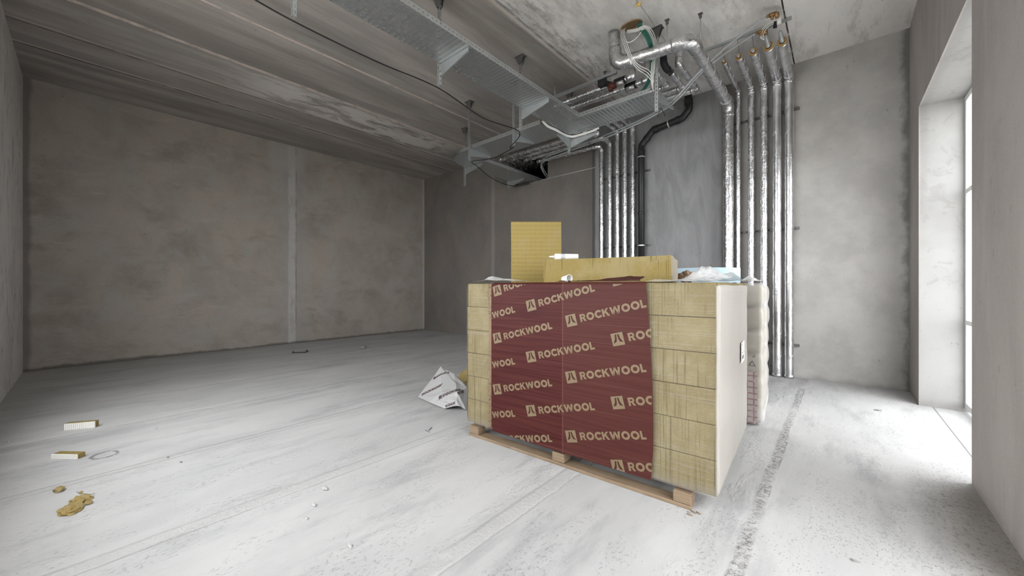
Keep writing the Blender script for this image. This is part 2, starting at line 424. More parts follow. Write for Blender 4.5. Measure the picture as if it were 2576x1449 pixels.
def window(name, y0, y1, rails, mulls, zt=3.27):
    x0, x1 = .985, 1.045
    b = B()
    box(b, x0, x1, y0, y0+.05, 0.04, zt); box(b, x0, x1, y1-.05, y1, .04, zt)
    box(b, x0, x1, y0+.05, y1-.05, zt-.06, zt); box(b, x0, x1, y0+.05, y1-.05, .04, .10)
    for z in rails: box(b, x0, x1, y0+.05, y1-.05, z-.025, z+.025)
    for y in mulls: box(b, x0+.001, x1-.001, y-.025, y+.025, .10, zt-.06)
    bevel(b, .004, 1)
    w = struct(name, b, M_white)
    ys = [y0+.05]+list(mulls)+[y1-.05]; zs = [.10]+list(rails)+[zt-.06]
    for i in range(len(ys)-1):
        for j in range(len(zs)-1):
            b = B(); box(b, 1.012, 1.018, ys[i]+.02, ys[i+1]-.02, zs[j]+.02, zs[j+1]-.02); obj('pane', b, M_glass, w)
    return w
window('window_1', 3.85, 6.02, (.93, 2.28), (4.93,))
window('window_2', .22, 2.52, (.93, 2.28), (1.37,), 2.9)
b = B()
for k in range(5):
    x = FW0+(FW1-FW0-.05)*k/4; box(b, x, x+.05, YF-.24, YF-.18, FWZ, FWH)
for z in (FWZ, 2.2, FWH-.05): box(b, FW0, FW1, YF-.239, YF-.181, z, z+.05)
w3 = struct('added_fill_window', b, M_white)  # added window behind the camera, there to fill the room with daylight
for k in range(4):
    x = FW0+(FW1-FW0-.05)*k/4
    for z0, z1 in ((FWZ+.05, 2.2), (2.25, FWH-.05)):
        b = B(); box(b, x+.05, x+.05+(FW1-FW0-.05)/4-.05, YF-.213, YF-.207, z0, z1); obj('pane', b, M_glass, w3)
b = B(); box(b, -25, 1.6, -25, -1.2, -.35, -.3); struct('ground', b, plain('pavement', (.42, .41, .39), .9))
b = B(); box(b, 1.6, 30, -25, 35, -.35, -.3); g_ = struct('ground', b, plain('pavement', (.42, .41, .39), .9))
# ------------------------------------------------------------------ object materials
def make_wool(name, c1, c2, lines=1.0, grid=None):
    n = NT(name); p = n.pos(); X = n.xyz(p)
    f = n.noise(n.map(p, (3, 3, 6)), 22, 6, .7)
    col = n.mix(n.step(f, .2, .8), c1, c2)
    pt = n.noise(p, 2.6, 5, .65)
    col = n.mix(n.ma('MULTIPLY', n.step(pt, .45, .65), .35), col, (.34, .30, .19))
    sp = n.noise(p, 130, 2, .6)
    col = n.mix(n.ma('MULTIPLY', n.step(sp, .66, .74), .6), col, (.13, .11, .06))
    h = n.ma('MULTIPLY', f, .5)
    if lines:
        v = n.noise(n.map(p, (150, 150, 2.2)), 1, 2, .5)
        m = n.ma('MULTIPLY', n.step(v, .55, .64), n.step(n.noise(n.map(p, (1, 1, .5), (2, 5, 1)), 4.5, 3), .40, .56))
        v2 = n.noise(n.map(p, (34, 34, .6), (7, 1, 0)), 1, 1, .5)
        m = n.ma('MAXIMUM', m, n.step(v2, .705, .725))
        col = n.mix(n.ma('MULTIPLY', m, .75*lines), col, (.11, .088, .035)); h = n.ma('ADD', h, n.ma('MULTIPLY', m, -.5))
    if grid:
        px, pz, ax, az = grid
        row = n.ma('FLOOR', n.ma('DIVIDE', az(X), pz))
        fx = n.ma('FRACT', n.ma('DIVIDE', ax(X), px)); fz = n.ma('FRACT', n.ma('DIVIDE', az(X), pz))
        g = n.ma('MAXIMUM', n.band(fx, .5, .2, .5), n.ma('MULTIPLY', n.band(fz, .0, .12, .5), 1))
        col = n.mix(n.ma('MULTIPLY', n.band(fx, .5, .2, .6), .6), col, (.17, .13, .05))
        col = n.mix(n.ma('MULTIPLY', n.band(fz, .5, .09, .6), .4), col, (.40, .31, .12))
        h = n.ma('ADD', h, n.ma('MULTIPLY', g, -.5))
    n.pbr(col, .95, 0, n.bump(h, .5, .006), .1); return n.m
M_wool = make_wool('mineral_wool', (.285, .218, .085), (.21, .16, .056))
M_woolwrap = make_wool('wrapped_mineral_wool', (.235, .19, .095), (.175, .14, .066))
M_woolpale = make_wool('mineral_wool_pale', (.40, .355, .28), (.33, .29, .225), .7)
M_woolgrid = make_wool('ribbed_mineral_wool', (.36, .275, .10), (.29, .22, .075), 0, (.0125, .040, lambda X: X[0], lambda X: X[2]))
M_woolrib = plain('white_slab_facing', (.80, .79, .75), .9, 0, .1, .6, 90)
def make_film(name, base, side, tint, streak=1.0):
    n = NT(name); p = n.pos(); X = n.xyz(p)
    s = n.noise(n.map(p, (.5, .5, 46), (0,0,0), (0, .035, 0)), 2.2, 4, .55)
    s2 = n.noise(n.map(p, (2, 2, 5), (3, 1, 7), (0, .06, 0)), 2.5, 6, .7)
    g = n.n('ShaderNodeNewGeometry')
    tc = n.n('ShaderNodeTexCoord'); nn = n.xyz(tc.outputs['Normal'])
    sd = n.step(n.ma('ABSOLUTE', nn[0]), .35, .8)
    fac = n.ma('ADD', base, n.ma('MULTIPLY', n.ma('MULTIPLY', n.step(s, .50, .70), .17), streak))
    fac = n.ma('ADD', fac, n.ma('MULTIPLY', n.step(s2, .55, .8), .14))
    low = n.ma('MULTIPLY', n.step(X[2], .19, .12), .22)
    fac = n.ma('MAXIMUM', n.ma('ADD', fac, low), n.ma('MULTIPLY', sd, side))
    fac = n.ma('MINIMUM', fac, .96)
    w = n.pbr(tint, .35, 0, n.bump(n.ma('ADD', s, n.ma('MULTIPLY', s2, .6)), .35, .004), .5, link=False)
    n.mixsh(fac, n.transp(), w); return n.m
M_film = make_film('stretch_film', .07, .86, (.43, .405, .37))
M_filmwhite = make_film('white_film', .36, .42, (.70, .695, .69), .12)
def make_sheet():
    n = NT('loose_clear_film'); p = n.pos()
    s = n.noise(p, 14, 6, .7, 1.0)
    fac = n.ma('ADD', .55, n.ma('MULTIPLY', n.step(s, .4, .7), .3))
    w = n.pbr((.80, .80, .80), .25, 0, n.bump(s, .6, .01), .5, link=False)
    n.mixsh(fac, n.transp(), w); return n.m
M_sheet = make_sheet()
def make_maroon():
    n = NT('maroon_print'); p = n.pos()
    s = n.noise(n.map(p, (.6, .6, 22), (0,0,0), (0, .05, 0)), 2.2, 5, .65)
    col = n.mix(n.step(s, .38, .62), (.044, .007, .007), (.064, .015, .012))
    t = n.noise(n.map(p, (.3, .3, 40), (0,0,0), (0, .05, 0)), 2.6, 3, .5)
    col = n.mix(n.ma('MULTIPLY', n.step(t, .60, .68), .5), col, (.115, .046, .038))
    fz = n.step(n.xyz(p)[0], .985, .99)
    col = n.mix(n.ma('MULTIPLY', fz, .35), col, (.080, .028, .022))
    sm = n.band(n.xyz(p)[0], .99, .004, .4); col = n.mix(n.ma('MULTIPLY', sm, .6), col, (.13, .05, .04))
    n.pbr(col, .55, 0, n.bump(n.ma('ADD', s, t), .3, .004), .18); return n.m
M_maroon = make_maroon()
M_tan = plain('tan_print', (.178, .128, .076), .5, 0, .3, .15, 30)
def make_wood():
    n = NT('pallet_wood'); p = n.pos()
    g = n.noise(n.map(p, (2.2, 26, 26)), 1.6, 6, .65, .8)
    col = n.mix(n.step(g, .32, .68), (.27, .20, .135), (.19, .135, .088))
    k = n.voro(n.map(p, (1, 2, 2)), 5.0)
    col = n.mix(n.ma('MULTIPLY', n.step(k, .10, .05), .7), col, (.16, .085, .045))
    b = n.noise(p, 3, 4); col = n.mix(n.ma('MULTIPLY', n.step(b, .5, .7), .3), col, (.38, .33, .26))
    n.pbr(col, .8, 0, n.bump(g, .3, .003), .2); return n.m
M_wood = make_wood()
def make_foil(name, crink=1.0, spiral=.0, rough=.2):
    n = NT(name); p = n.pos()
    a = n.noise(n.map(p, (1, 1, .8)), 17, 4, .6, 2.2)
    b = n.voro(n.map(p, (1, 1, .4), (0, 0, 0), (.3, .3, 0)), 19)
    c = n.noise(p, 6, 3)
    h = n.ma('ADD', n.ma('MULTIPLY', a, 1.0), n.ma('MULTIPLY', b, .7))
    col = n.mix(n.step(c, .35, .65), (.80, .80, .81), (.62, .62, .63))
    n.pbr(col, n.ma('ADD', rough, n.ma('MULTIPLY', a, .16)), 1.0, n.bump(h, .42*crink, .012), .5); return n.m
M_foil = make_foil('aluminium_foil', 1.0)
M_foilsm = make_foil('aluminium_foil_smooth', .55, rough=.24)
def make_galv(name, mode=None):
    n = NT(name); p = n.pos(); X = n.xyz(p)
    v = n.noise(p, 18, 3, .6)
    col = n.mix(v, (.50, .53, .535), (.62, .65, .655))
    sh = n.pbr(col, n.ma('ADD', .34, n.ma('MULTIPLY', v, .15)), .92, n.bump(v, .05, .002), .5, link=False)
    if mode is None: n.l(sh, n.out.inputs[0]); return n.m
    def slot(a, pa, fa, b, pb, fb):
        return n.ma('MULTIPLY', n.band(n.ma('FRACT', n.ma('DIVIDE', a, pa)), .5, fa/2, .12), n.band(n.ma('FRACT', n.ma('DIVIDE', b, pb)), .5, fb/2, .12))
    if mode == 'Y': m = slot(X[1], .055, .52, X[0], .026, .44)
    elif mode == 'X': m = slot(X[0], .055, .52, X[1], .026, .44)
    elif mode == 'FY': m = n.ma('MULTIPLY', n.band(n.ma('FRACT', n.ma('DIVIDE', X[1], .05)), .5, .2, .12), n.band(X[2], .033, .0045, .15))
    elif mode == 'FX': m = n.ma('MULTIPLY', n.band(n.ma('FRACT', n.ma('DIVIDE', X[0], .05)), .5, .2, .12), n.band(X[2], .033, .0045, .15))
    elif mode == 'P': m = n.ma('MULTIPLY', n.ma('MAXIMUM', n.band(X[0], 0, .005, .1), n.band(X[1], 0, .005, .1)), n.band(n.ma('FRACT', n.ma('DIVIDE', X[2], .05)), .5, .29, .08))
    n.mixsh(m, sh, n.transp()); return n.m
M_galv = make_galv('galvanised_steel')
M_trayY, M_trayX, M_flY, M_flX, M_post = [make_galv('galvanised_'+k, m) for k, m in (('tray', 'Y'), ('tray_cross', 'X'), ('flange', 'FY'), ('flange_cross', 'FX'), ('slotted', 'P'))]
M_darkst = plain('dull_steel', (.19, .185, .18), .55, .6)
M_blackp = plain('black_plastic', (.018, .018, .02), .38, 0, .45)
M_rubber = plain('black_rubber', (.022, .022, .024), .7)
M_clampw = plain('pale_steel', (.72, .72, .71), .35, .7)
M_brass = plain('old_brass', (.36, .22, .10), .42, .75, .5, .4, 80)
M_foam = plain('brown_foam', (.42, .27, .11), .9, 0, .1, .8, 60)
M_greyp = plain('grey_plastic_pipe', (.40, .42, .435), .45)
M_greyl = plain('pale_grey_pipe', (.50, .49, .475), .6, .1)
M_wcab = plain('white_cable', (.86, .86, .84), .5)
M_gcab = plain('green_cable', (.03, .135, .10), .5)
M_bcab = plain('black_cable', (.015, .014, .014), .6)
M_bluef = plain('blue_film', (.07, .30, .42), .3)
M_paper = plain('white_paper', (.85, .85, .84), .7)
M_ink = plain('print_ink', (.13, .11, .115), .7)
M_blue = plain('pale_blue_foam', (.50, .66, .76), .65, 0, .2, .15, 120)
M_brown = plain('brown_paper', (.32, .22, .16), .85, 0, .1, .5, 40)
M_bag = plain('printed_white_wrap', (.40, .395, .395), .45, 0, .35, .35, 18)
M_bagink = plain('violet_grey_ink', (.085, .055, .065), .6)
M_stone = plain('grey_stone', (.26, .25, .24), .9, 0, .2, .5, 60)
M_chip = plain('pale_mortar_chip', (.47, .465, .455), .9, 0, .2, .5, 60)
M_yel = make_wool('wool_tuft', (.36, .27, .115), (.27, .20, .075), .3)
M_tubew = plain('cartridge_plastic', (.82, .82, .80), .4)
M_yfoam = plain('yellow_foam', (.75, .55, .16), .8)
M_redb = plain('dark_red_valve', (.11, .035, .025), .45, .2)

def local(name, bm, mat, parent, smooth=False):
    o = obj(name, bm, mat, None, smooth); o.parent = parent; return o

# ------------------------------------------------------------------ lettering
def glyphs():
    w = .27; G = {}
    def ring(cx, cy, ro, ri, a0, a1, n=22, sx=1.0):
        qs = []
        for i in range(n):
            t0, t1 = a0+(a1-a0)*i/n, a0+(a1-a0)*(i+1)/n
            c = lambda r, t: (cx+sx*r*math.cos(t), cy+r*math.sin(t))
            qs.append([c(ri, t0), c(ro, t0), c(ro, t1), c(ri, t1)])
        return qs
    O = ring(.56, .5, .52, .25, 0, 2*PI, 28, 1.06)
    G['O'] = (O, 1.12)
    G['C'] = (ring(.56, .5, .52, .25, .62, 2*PI-.62, 22, 1.06), .98)
    G['L'] = ([[(0,0),(w,0),(w,1),(0,1)], [(w,0),(.66,0),(.66,.25),(w,.25)]], .68)
    G['K'] = ([[(0,0),(w,0),(w,1),(0,1)], [(w,.36),(w,.64),(.62,1),(.95,1)], [(.36,.52),(.56,.72),(.99,0),(.66,0)]], .98)
    G['R'] = ([[(0,0),(w,0),(w,1),(0,1)], [(w,.78),(w,1),(.5,1),(.5,.78)], [(w,.38),(w,.58),(.5,.58),(.5,.38)], [(.40,.40),(.66,.44),(.90,0),(.58,0)]]
              + ring(.5, .69, .31, .09, -PI/2, PI/2, 12), .88)
    G['W'] = ([[(0,1),(.29,1),(.50,0),(.24,0)], [(.24,0),(.50,0),(.83,1),(.60,1)], [(.60,1),(.83,1),(1.20,0),(.94,0)], [(.94,0),(1.20,0),(1.44,1),(1.15,1)]], 1.44)
    return G
GL = glyphs()
def word(txt, h, gap=.09):
    """polygons of a word, left-aligned at 0, centred on y = 0; returns polys, width"""
    out = []; x = 0
    for ch in txt:
        ps, wd = GL[ch]
        for p in ps: out.append([((x+a)*h, (b-.5)*h) for a, b in p])
        x += wd+gap
    return out, (x-gap)*h
def logo(s):
    """square emblem with two leaning wedges: returns (square polys, wedge polys) centred at 0"""
    h = s/2
    sq = [[(-h,-h),(h,-h),(h,h),(-h,h)]]
    q = s/100*1.2
    L = [(-34,-24),(-12,-17),(-6,-2),(-3,32),(-13,32),(-18,4)]
    R = [(34,-24),(12,-17),(6,-2),(3,32),(13,32),(18,4)]
    f = lambda P: [(a*q, b*q) for a, b in P]
    return sq, [f(L), f(R)]
def rot2(polys, ang, ox, oy, flip=False):
    c, s = math.cos(ang), math.sin(ang)
    return [[(ox+a*c-(-b if flip else b)*s, oy+a*s+(-b if flip else b)*c) for a, b in p] for p in polys]

# ------------------------------------------------------------------ the stretch-wrapped bundle in front
BANG = math.radians(3.2); BORG = Vector((-2.483, 2.214, 0)); BL, BD, BZ0, BZ1 = 1.985, 1.33, .112, 1.325
def bw(x, y, z=0): return BORG+Matrix.Rotation(BANG, 3, 'Z') @ Vector((x, y, 0))+Vector((0, 0, z))
pal = thing('pallet', 'low wooden pallet on the floor under the wrapped insulation bundle', 'pallet', BORG+Vector((.05, 0, 0)))
pal.rotation_euler.z = BANG
for y in (.0, .53, 1.06):
    b = B(); box(b, .0, 1.79, y, y+.10, 0, .022); bevel(b, .003, 1); local('bottom_board', b, M_wood, pal)
for y in (.0, .53, 1.06):
    for x in (.0, .845, 1.69):
        b = B(); box(b, x, x+.10, y+.004, y+.10, .0225, .0875); bevel(b, .004, 1); local('block', b, M_wood, pal)
for i in range(7):
    b = B(); x = .0+i*.2817; box(b, x, x+.10, .06, 1.16, .088, .1035); local('deck_board', b, M_wood, pal)

bun = thing('insulation_bundle', 'large stretch-wrapped stack of yellow insulation slabs with maroon printed band, on the wooden pallet', 'insulation', BORG)
bun.rotation_euler.z = BANG
rb = random.Random(3)
hh = (BZ1-BZ0)/6
for i in range(6):
    z0 = BZ0+i*hh; e = .012 if i in (2,) else .006
    b = B(); q = rb.uniform(-.004, .004)
    box(b, .012+q, BL-.012+q, .012+rb.uniform(0, .006), BD-.012, z0+.001, z0+hh-.001)
    bevel(b, .006, 2); local('slab_layer', b, M_woolwrap, bun)
# maroon printed band, on the front and folded over the top edge
b = B()
nz = 12; N_ = []
ex0 = lambda z: .312+.012*max(0, (.3-z)/.2)
ex1 = lambda z: 1.583+.046*math.sin(max(0, min(1, (1.33-z)/1.15))*PI*.62)-.012*max(0, (.3-z)/.2)
for i in range(nz+1):
    z = BZ0-.006+(BZ1-.012-BZ0+.006)*i/nz
    N_.append((b.verts.new((ex0(z), -.0090, z)), b.verts.new((ex1(z), -.0090, z))))
for i, (y, z) in enumerate(((-.004, BZ1-.001), (.010, BZ1+.0065), (.05, BZ1+.007), (.09, BZ1+.007), (.13, BZ1+.007))):
    N_.append((b.verts.new((.314+.01*i, y, z)), b.verts.new((1.585-.012*i, y, z))))
for p, q in zip(N_, N_[1:]):
    f = b.faces.new((p[0], p[1], q[1], q[0])); f.material_index = 0
def clip_add(bm, polys, y, mi, x0=None, x1=None, z0=BZ0-.005, z1=BZ1-.008):
    t = B()
    for P in polys:
        try: t.faces.new([t.verts.new((a, 0, c)) for a, c in P])
        except ValueError: pass
    def cut(co, no):
        bmesh.ops.bisect_plane(t, geom=t.verts[:]+t.edges[:]+t.faces[:], plane_co=co, plane_no=no, clear_outer=True)
    cut((0, 0, z1), (0, 0, 1)); cut((0, 0, z0), (0, 0, -1))
    cut((.316, 0, .7), (-1, 0, 0)); cut((ex1(.7)-.004, 0, .7), (1, 0, 0))
    for f in t.faces:
        nf = bm.faces.new([bm.verts.new((v.co.x, y, v.co.z)) for v in f.verts]); nf.material_index = mi
    t.free()
HT = .0525; TA = math.radians(14.7)
cols = {.376: (1.267, .879, .459, .05), .714: (1.157, .765, .352), 1.060: (1.061, .66, .241), 1.402: (1.350, .958, .545, .131)}
inst = [(x, z) for x, zs in cols.items() for z in zs]+[(.034, z) for z in (.985, .575, .162)]
for x, z in inst:
    sq, wd = logo(.083)
    wp, wl = word('ROCKWOOL', HT)
    ox, oz = x+.072*math.cos(TA), z+.072*math.sin(TA)
    dk = lambda polys, d: polys
    clip_add(b, rot2([[(-.045,-.045),(.045,-.045),(.045,.045),(-.045,.045)]], TA, x, z), -.0096, 2)
    clip_add(b, rot2(sq, TA, x, z), -.0102, 1)
    clip_add(b, rot2(wd, TA, x, z), -.0108, 2)
    clip_add(b, rot2(wp, TA, ox, oz), -.0102, 1)
M_maroon2 = plain('maroon_print_dark', (.052, .02, .016), .6, 0, .15)
pw = obj('printed_band', b, [M_maroon, M_tan, M_maroon2]); pw.parent = bun
pw['label'] = 'maroon printed band with tan lettering and square emblems'
def make_margin():
    n = NT('pink_print_margin'); p = n.pos()
    t = n.noise(n.map(p, (90, 1, 60)), 1, 3, .6)
    col = n.mix(n.ma('MULTIPLY', n.step(t, .54, .60), n.step(n.noise(n.map(p, (1, 1, 5)), 1.5, 2), .4, .5)), (.20, .135, .085), (.055, .03, .028))
    n.pbr(col, .5, 0, None, .2); return n.m
b = B(); box(b, .284, .3115, -.0088, -.0080, .118, 1.30); local('print_margin', b, make_margin(), bun)['label'] = 'narrow pinkish margin with tiny dark marks'
# pale sticker on the window-side end
b = B(); box(b, BL+.0085, BL+.0095, .86, 1.03, .735, .885)
box(b, BL+.0095, BL+.0098, .90, .99, .755, .785, 1); box(b, BL+.0095, BL+.0098, .88, 1.01, .80, .806, 1)
box(b, BL+.0095, BL+.0098, .88, .98, .825, .829, 1); box(b, BL+.0095, BL+.0098, .88, 1.0, .845, .849, 1); box(b, BL+.0095, BL+.0098, .88, .95, .865, .871, 1)
o = local('delivery_label', b, [M_paper, M_ink], bun); o['label'] = 'white paper label'
# stretch film shell
def film_shell(L, Dp, z0, z1, mat, parent, cr=.035, amp=.004, dent=None, top=True, seed=1, nz=40):
    r_ = random.Random(seed); b = B()
    per = []
    for (cx, cy, a0) in ((L-cr, cr, -PI/2), (L-cr, Dp-cr, 0), (cr, Dp-cr, PI/2), (cr, cr, PI)):
        for k in range(7):
            a = a0+PI/2*k/6; per.append((cx+cr*math.cos(a), cy+cr*math.sin(a)))
    full = []
    for i, p in enumerate(per):
        q = per[(i+1)%len(per)]; d = math.hypot(q[0]-p[0], q[1]-p[1]); m = max(1, int(d/.035))
        for j in range(m): full.append((p[0]+(q[0]-p[0])*j/m, p[1]+(q[1]-p[1])*j/m))
    rings = []
    from mathutils import noise as mn
    for i in range(nz+1):
        t = i/nz; z = z0+(z1-z0)*t
        top_in = cr*.7*(1-math.cos(max(0, (t-.975)/.025)*PI/2)); bot_in = .02*max(0, (.03-t)/.03)
        ring = []
        for (x, y) in full:
            ox, oy = (x-L/2)/(L/2), (y-Dp/2)/(Dp/2)
            nv = mn.noise(Vector((x*1.5+seed, y*1.5, z*9)))*amp+mn.noise(Vector((x*4, y*4+seed, z*4)))*amp
            dd = dent(x, y, z) if dent else 0
            s_ = nv-dd-top_in-bot_in
            nx = 1 if x > L-.001-cr else (-1 if x < cr else 0); ny = 1 if y > Dp-cr else (-1 if y < cr else 0)
            # outward normal from the rounded rectangle
            cx = min(max(x, cr), L-cr); cy = min(max(y, cr), Dp-cr)
            v = Vector((x-cx, y-cy, 0)); v = v.normalized() if v.length > 1e-6 else Vector((0, -1, 0))
            ring.append(b.verts.new((x+v.x*s_, y+v.y*s_, z)))
        rings.append(ring)
    n_ = len(full)
    for A_, B_ in zip(rings, rings[1:]):
        for k in range(n_):
            f = b.faces.new((A_[k], A_[(k+1)%n_], B_[(k+1)%n_], B_[k])); f.smooth = True
    if top: f = b.faces.new(rings[-1])
    o = obj('stretch_film', b, mat); o.parent = parent; return o
fs = film_shell(BL, BD, .1045, BZ1+.004, M_film, bun, amp=.003, seed=2)
fs['label'] = 'clear stretch film'

# ------------------------------------------------------------------ second wrapped stack behind it
R2 = math.radians(4); O2 = Vector((-.525, 4.126, 0))+Matrix.Rotation(R2, 3, 'Z') @ Vector((-1.86, 0, 0)); L2, D2, H2 = 1.86, .94, 1.325
b2 = thing('wrapped_stack', 'tall stack of packs under lumpy white plastic film behind the pallet bundle', 'insulation', O2)
b2.rotation_euler.z = R2
first = None
rows, ph = 6, H2/6
for i in range(rows):
    for j in range(2):
        for k in range(3):
            if first is None:
                b = B(); box(b, 0, L2/3-.03, 0, D2/2-.03, 0, ph-.028); bevel(b, .035, 3)
                o = local('pack', b, M_woolpale, b2, True); first = o
            else:
                o = first.copy(); COL.objects.link(o); o.parent = b2
            o.location = (k*L2/3+.015, j*D2/2+.015, i*ph+.016)
def dent2(x, y, z):
    a = abs(((z/ph)+.5)%1-.5)*ph; bq = abs(((y/(D2/2))+.5)%1-.5)*D2/2 if x > L2-.05 else abs(((x/(L2/3))+.5)%1-.5)*L2/3
    return 0.013*math.exp(-(a/.04)**2)*(1-.5*math.exp(-(bq/.06)**2))+.010*math.exp(-(bq/.05)**2)-.004
film_shell(L2, D2, .004, H2+.008, M_filmwhite, b2, cr=.045, amp=.007, dent=dent2, seed=9, nz=66)['label'] = 'cloudy white plastic film'
def make_sqprint():
    n = NT('faded_square_print'); p = n.pos(); X = n.xyz(p)
    fx = n.ma('FRACT', n.ma('DIVIDE', X[0], .055)); fz = n.ma('FRACT', n.ma('DIVIDE', X[2], .055))
    ed = n.ma('MAXIMUM', n.band(fx, .5, .12, .3), n.band(fz, .5, .12, .3))
    col = n.mix(n.ma('MULTIPLY', ed, n.step(n.noise(p, 12, 3), .35, .5)), (.52, .46, .45), (.33, .22, .22))
    n.pbr(col, .5); return n.m
b = B(); box(b, L2-.17, L2-.045, -.0125, -.0115, .02, .50)
o = local('printed_strip', b, make_sqprint(), b2)
b = B()
for (x0, z0, x1, z1) in ((-.11, .56, -.085, .605), (-.085, .605, -.06, .56), (-.06, .56, -.11, .56)):
    a_, c_ = Vector((L2+x0, -.013, z0)), Vector((L2+x1, -.013, z1)); d_ = (c_-a_).normalized()
    obox(b, (a_+c_)/2, (c_-a_)/2, (0, .0008, 0), Vector((-d_.z, 0, d_.x))*.0025)
local('triangle_mark', b, M_ink, b2)
b = B(); obox(b, (L2-.07, -.013, .655), (.012, 0, .012), (0, .0008, 0), (-.0015, 0, .0015)); obox(b, (L2-.07, -.013, .643), (.013, 0, 0), (0, .0008, 0), (0, 0, .002))
local('slash_mark', b, M_ink, b2)

# ------------------------------------------------------------------ things lying on the bundles
TZ = BZ1+.008
bo = thing('insulation_board', 'ribbed yellow insulation board standing on edge on top of the bundle', 'insulation', Vector((-2.206, 2.885, TZ)))
bo.rotation_euler.z = YAW
b = B(); box(b, -.247, .243, 0, .10, 0, .60); bmesh.ops.bevel(b, geom=b.edges[:], offset=.004, segments=1, affect='EDGES')
for v in b.verts: v.co.x += (v.co.z-.3)*-.004; v.co.y += v.co.z*.03
local('board', b, M_woolgrid, bo)
SA = math.radians(13.7); SO = Vector((-1.83, 2.49, TZ))
sl = thing('insulation_slab', 'thick yellow insulation slab lying flat on top of the bundle, its end coloured paler for the window light', 'insulation', SO)
sl.rotation_euler.z = SA
b = B(); box(b, 0, .972, 0, .60, 0, .187)
bmesh.ops.subdivide_edges(b, edges=b.edges[:], cuts=3, use_grid_fill=True)
for v in b.verts: v.co += Vector((rb.uniform(-.003, .003), rb.uniform(-.002, .002), rb.uniform(-.002, .002) if v.co.z > .01 else 0))
for f in b.faces:
    if f.calc_center_median().x > .965: f.material_index = 1  # window light on the end face put into a paler wool
local('slab', b, [M_wool, M_woolpale], sl)
# sealant tube
tb = thing('sealant_tube', 'white sealant cartridge lying on the yellow slab', 'cartridge', Vector((-1.70, 2.63, TZ+.187)))
a_, c_ = Vector((-1.78, 2.575, TZ+.216)), Vector((-1.632, 2.70, TZ+.214))
dd = (c_-a_).normalized()
b = B(); tube(b, [a_, c_], .025, seg=18); obj('cartridge', b, M_tubew, tb)
b = B(); tube(b, [a_-dd*.004, a_-dd*.010, a_-dd*.045], lambda t: .012-.007*t, seg=10); obj('nozzle', b, M_tubew, tb)
b = B(); tube(b, [a_+dd*.05, a_+dd*.085], .0255, seg=18, caps=False); obj('printed_sleeve', b, M_greyl, tb)
# paper cup
cp = thing('paper_cup', 'small white cup lying on its side at the front of the bundle', 'cup', Vector((-1.515, 2.335, TZ)))
ax = Vector((.93, -.36, .05)).normalized(); c1 = Vector((-1.478, 2.325, TZ+.0275)); c0 = c1-ax*.075
b = B()
tube(b, [c0, c1], lambda t: .018+.0085*t, seg=24, caps=False); tube(b, [c1-ax*.0005, c0+ax*.002], lambda t: .0255-.0085*t, seg=24, caps=False)
r_ = tube(b, [c0, c0+ax*.002], .018, seg=24)
obj('cup_wall', b, M_paper, cp)
b = B(); ring_pts = []
sx = ax.orthogonal().normalized(); sy = ax.cross(sx)
tube(b, [c1+(sx*math.cos(t)+sy*math.sin(t))*.0268 for t in [2*PI*k/28 for k in range(29)]], .0018, seg=6, caps=False); obj('rim', b, M_paper, cp)
# pale blue roll
rl = thing('foam_roll', 'pale blue foam strip roll lying flat on the white wrapped stack', 'roll', Vector((-1.119, 4.40, H2+.008)))
cx, cy, z0 = -1.119, 4.40, H2+.0165
b = B(); tube(b, [(cx, cy, z0), (cx, cy, z0+.148)], .36, seg=72); bmesh.ops.bevel(b, geom=[e for e in b.edges if abs(e.verts[0].co.z-e.verts[1].co.z) < 1e-5], offset=.004, segments=2, affect='EDGES'); obj('outer_turn', b, M_blue, rl)
b = B()
for rr in (.06, .12, .18, .24, .30): tube(b, [(cx+rr*math.cos(2*PI*k/40), cy+rr*math.sin(2*PI*k/40), z0+.149) for k in range(41)], .0025, seg=5, caps=False)
obj('inner_turns', b, M_blue, rl)
def sheet(name, label, cat, org, ux, uy, n1, n2, hf, mat, seed=1):
    from mathutils import noise as mn
    b = B(); V = []
    for i in range(n1+1):
        row = []
        for j in range(n2+1):
            s, t = i/n1, j/n2
            p = Vector(org)+Vector(ux)*s+Vector(uy)*t
            q = mn.noise(Vector((s*5+seed, t*5, seed)))*.02+abs(mn.noise(Vector((s*11, t*11+seed, 3))))*.02
            p += Vector((mn.noise(Vector((s*4, t*4, seed+5)))*.03, mn.noise(Vector((s*4, t*4, seed+9)))*.03, max(.002, hf(s, t)+q*min(1, 8*hf(s, t)+.2))))
            row.append(b.verts.new(p))
        V.append(row)
    for i in range(n1):
        for j in range(n2):
            f = b.faces.new((V[i][j], V[i+1][j], V[i+1][j+1], V[i][j+1])); f.smooth = False
    return tag(obj(name, b, mat), label, cat)
P0 = bw(1.56, -.002, TZ-.004)
sheet('loose_film', 'crumpled clear plastic sheet on the right end of the bundle beside the slab', 'plastic film', P0, bw(1.975, -.002)-bw(1.56, -.002), bw(1.56, 1.2)-bw(1.56, -.002), 22, 34,
      lambda s, t: .003+min(1, t*7)*(.012+.085*math.exp(-((s-.70)/.19)**2-((t-.30)/.16)**2)+.05*math.exp(-((s-.95)/.25)**2-((t-.62)/.2)**2)), M_sheet, 4)
sheet('loose_film', 'crumpled clear plastic flap on the far left corner of the bundle', 'plastic film', bw(.05, .03, TZ+.001), bw(.50, .03)-bw(.05, .03), bw(.05, .3)-bw(.05, .03), 16, 9,
      lambda s, t: .010+.045*math.exp(-((s-.38)/.16)**2-((t-.4)/.35)**2)+.018*math.exp(-((s-.75)/.2)**2-((t-.4)/.4)**2), M_sheet, 11)
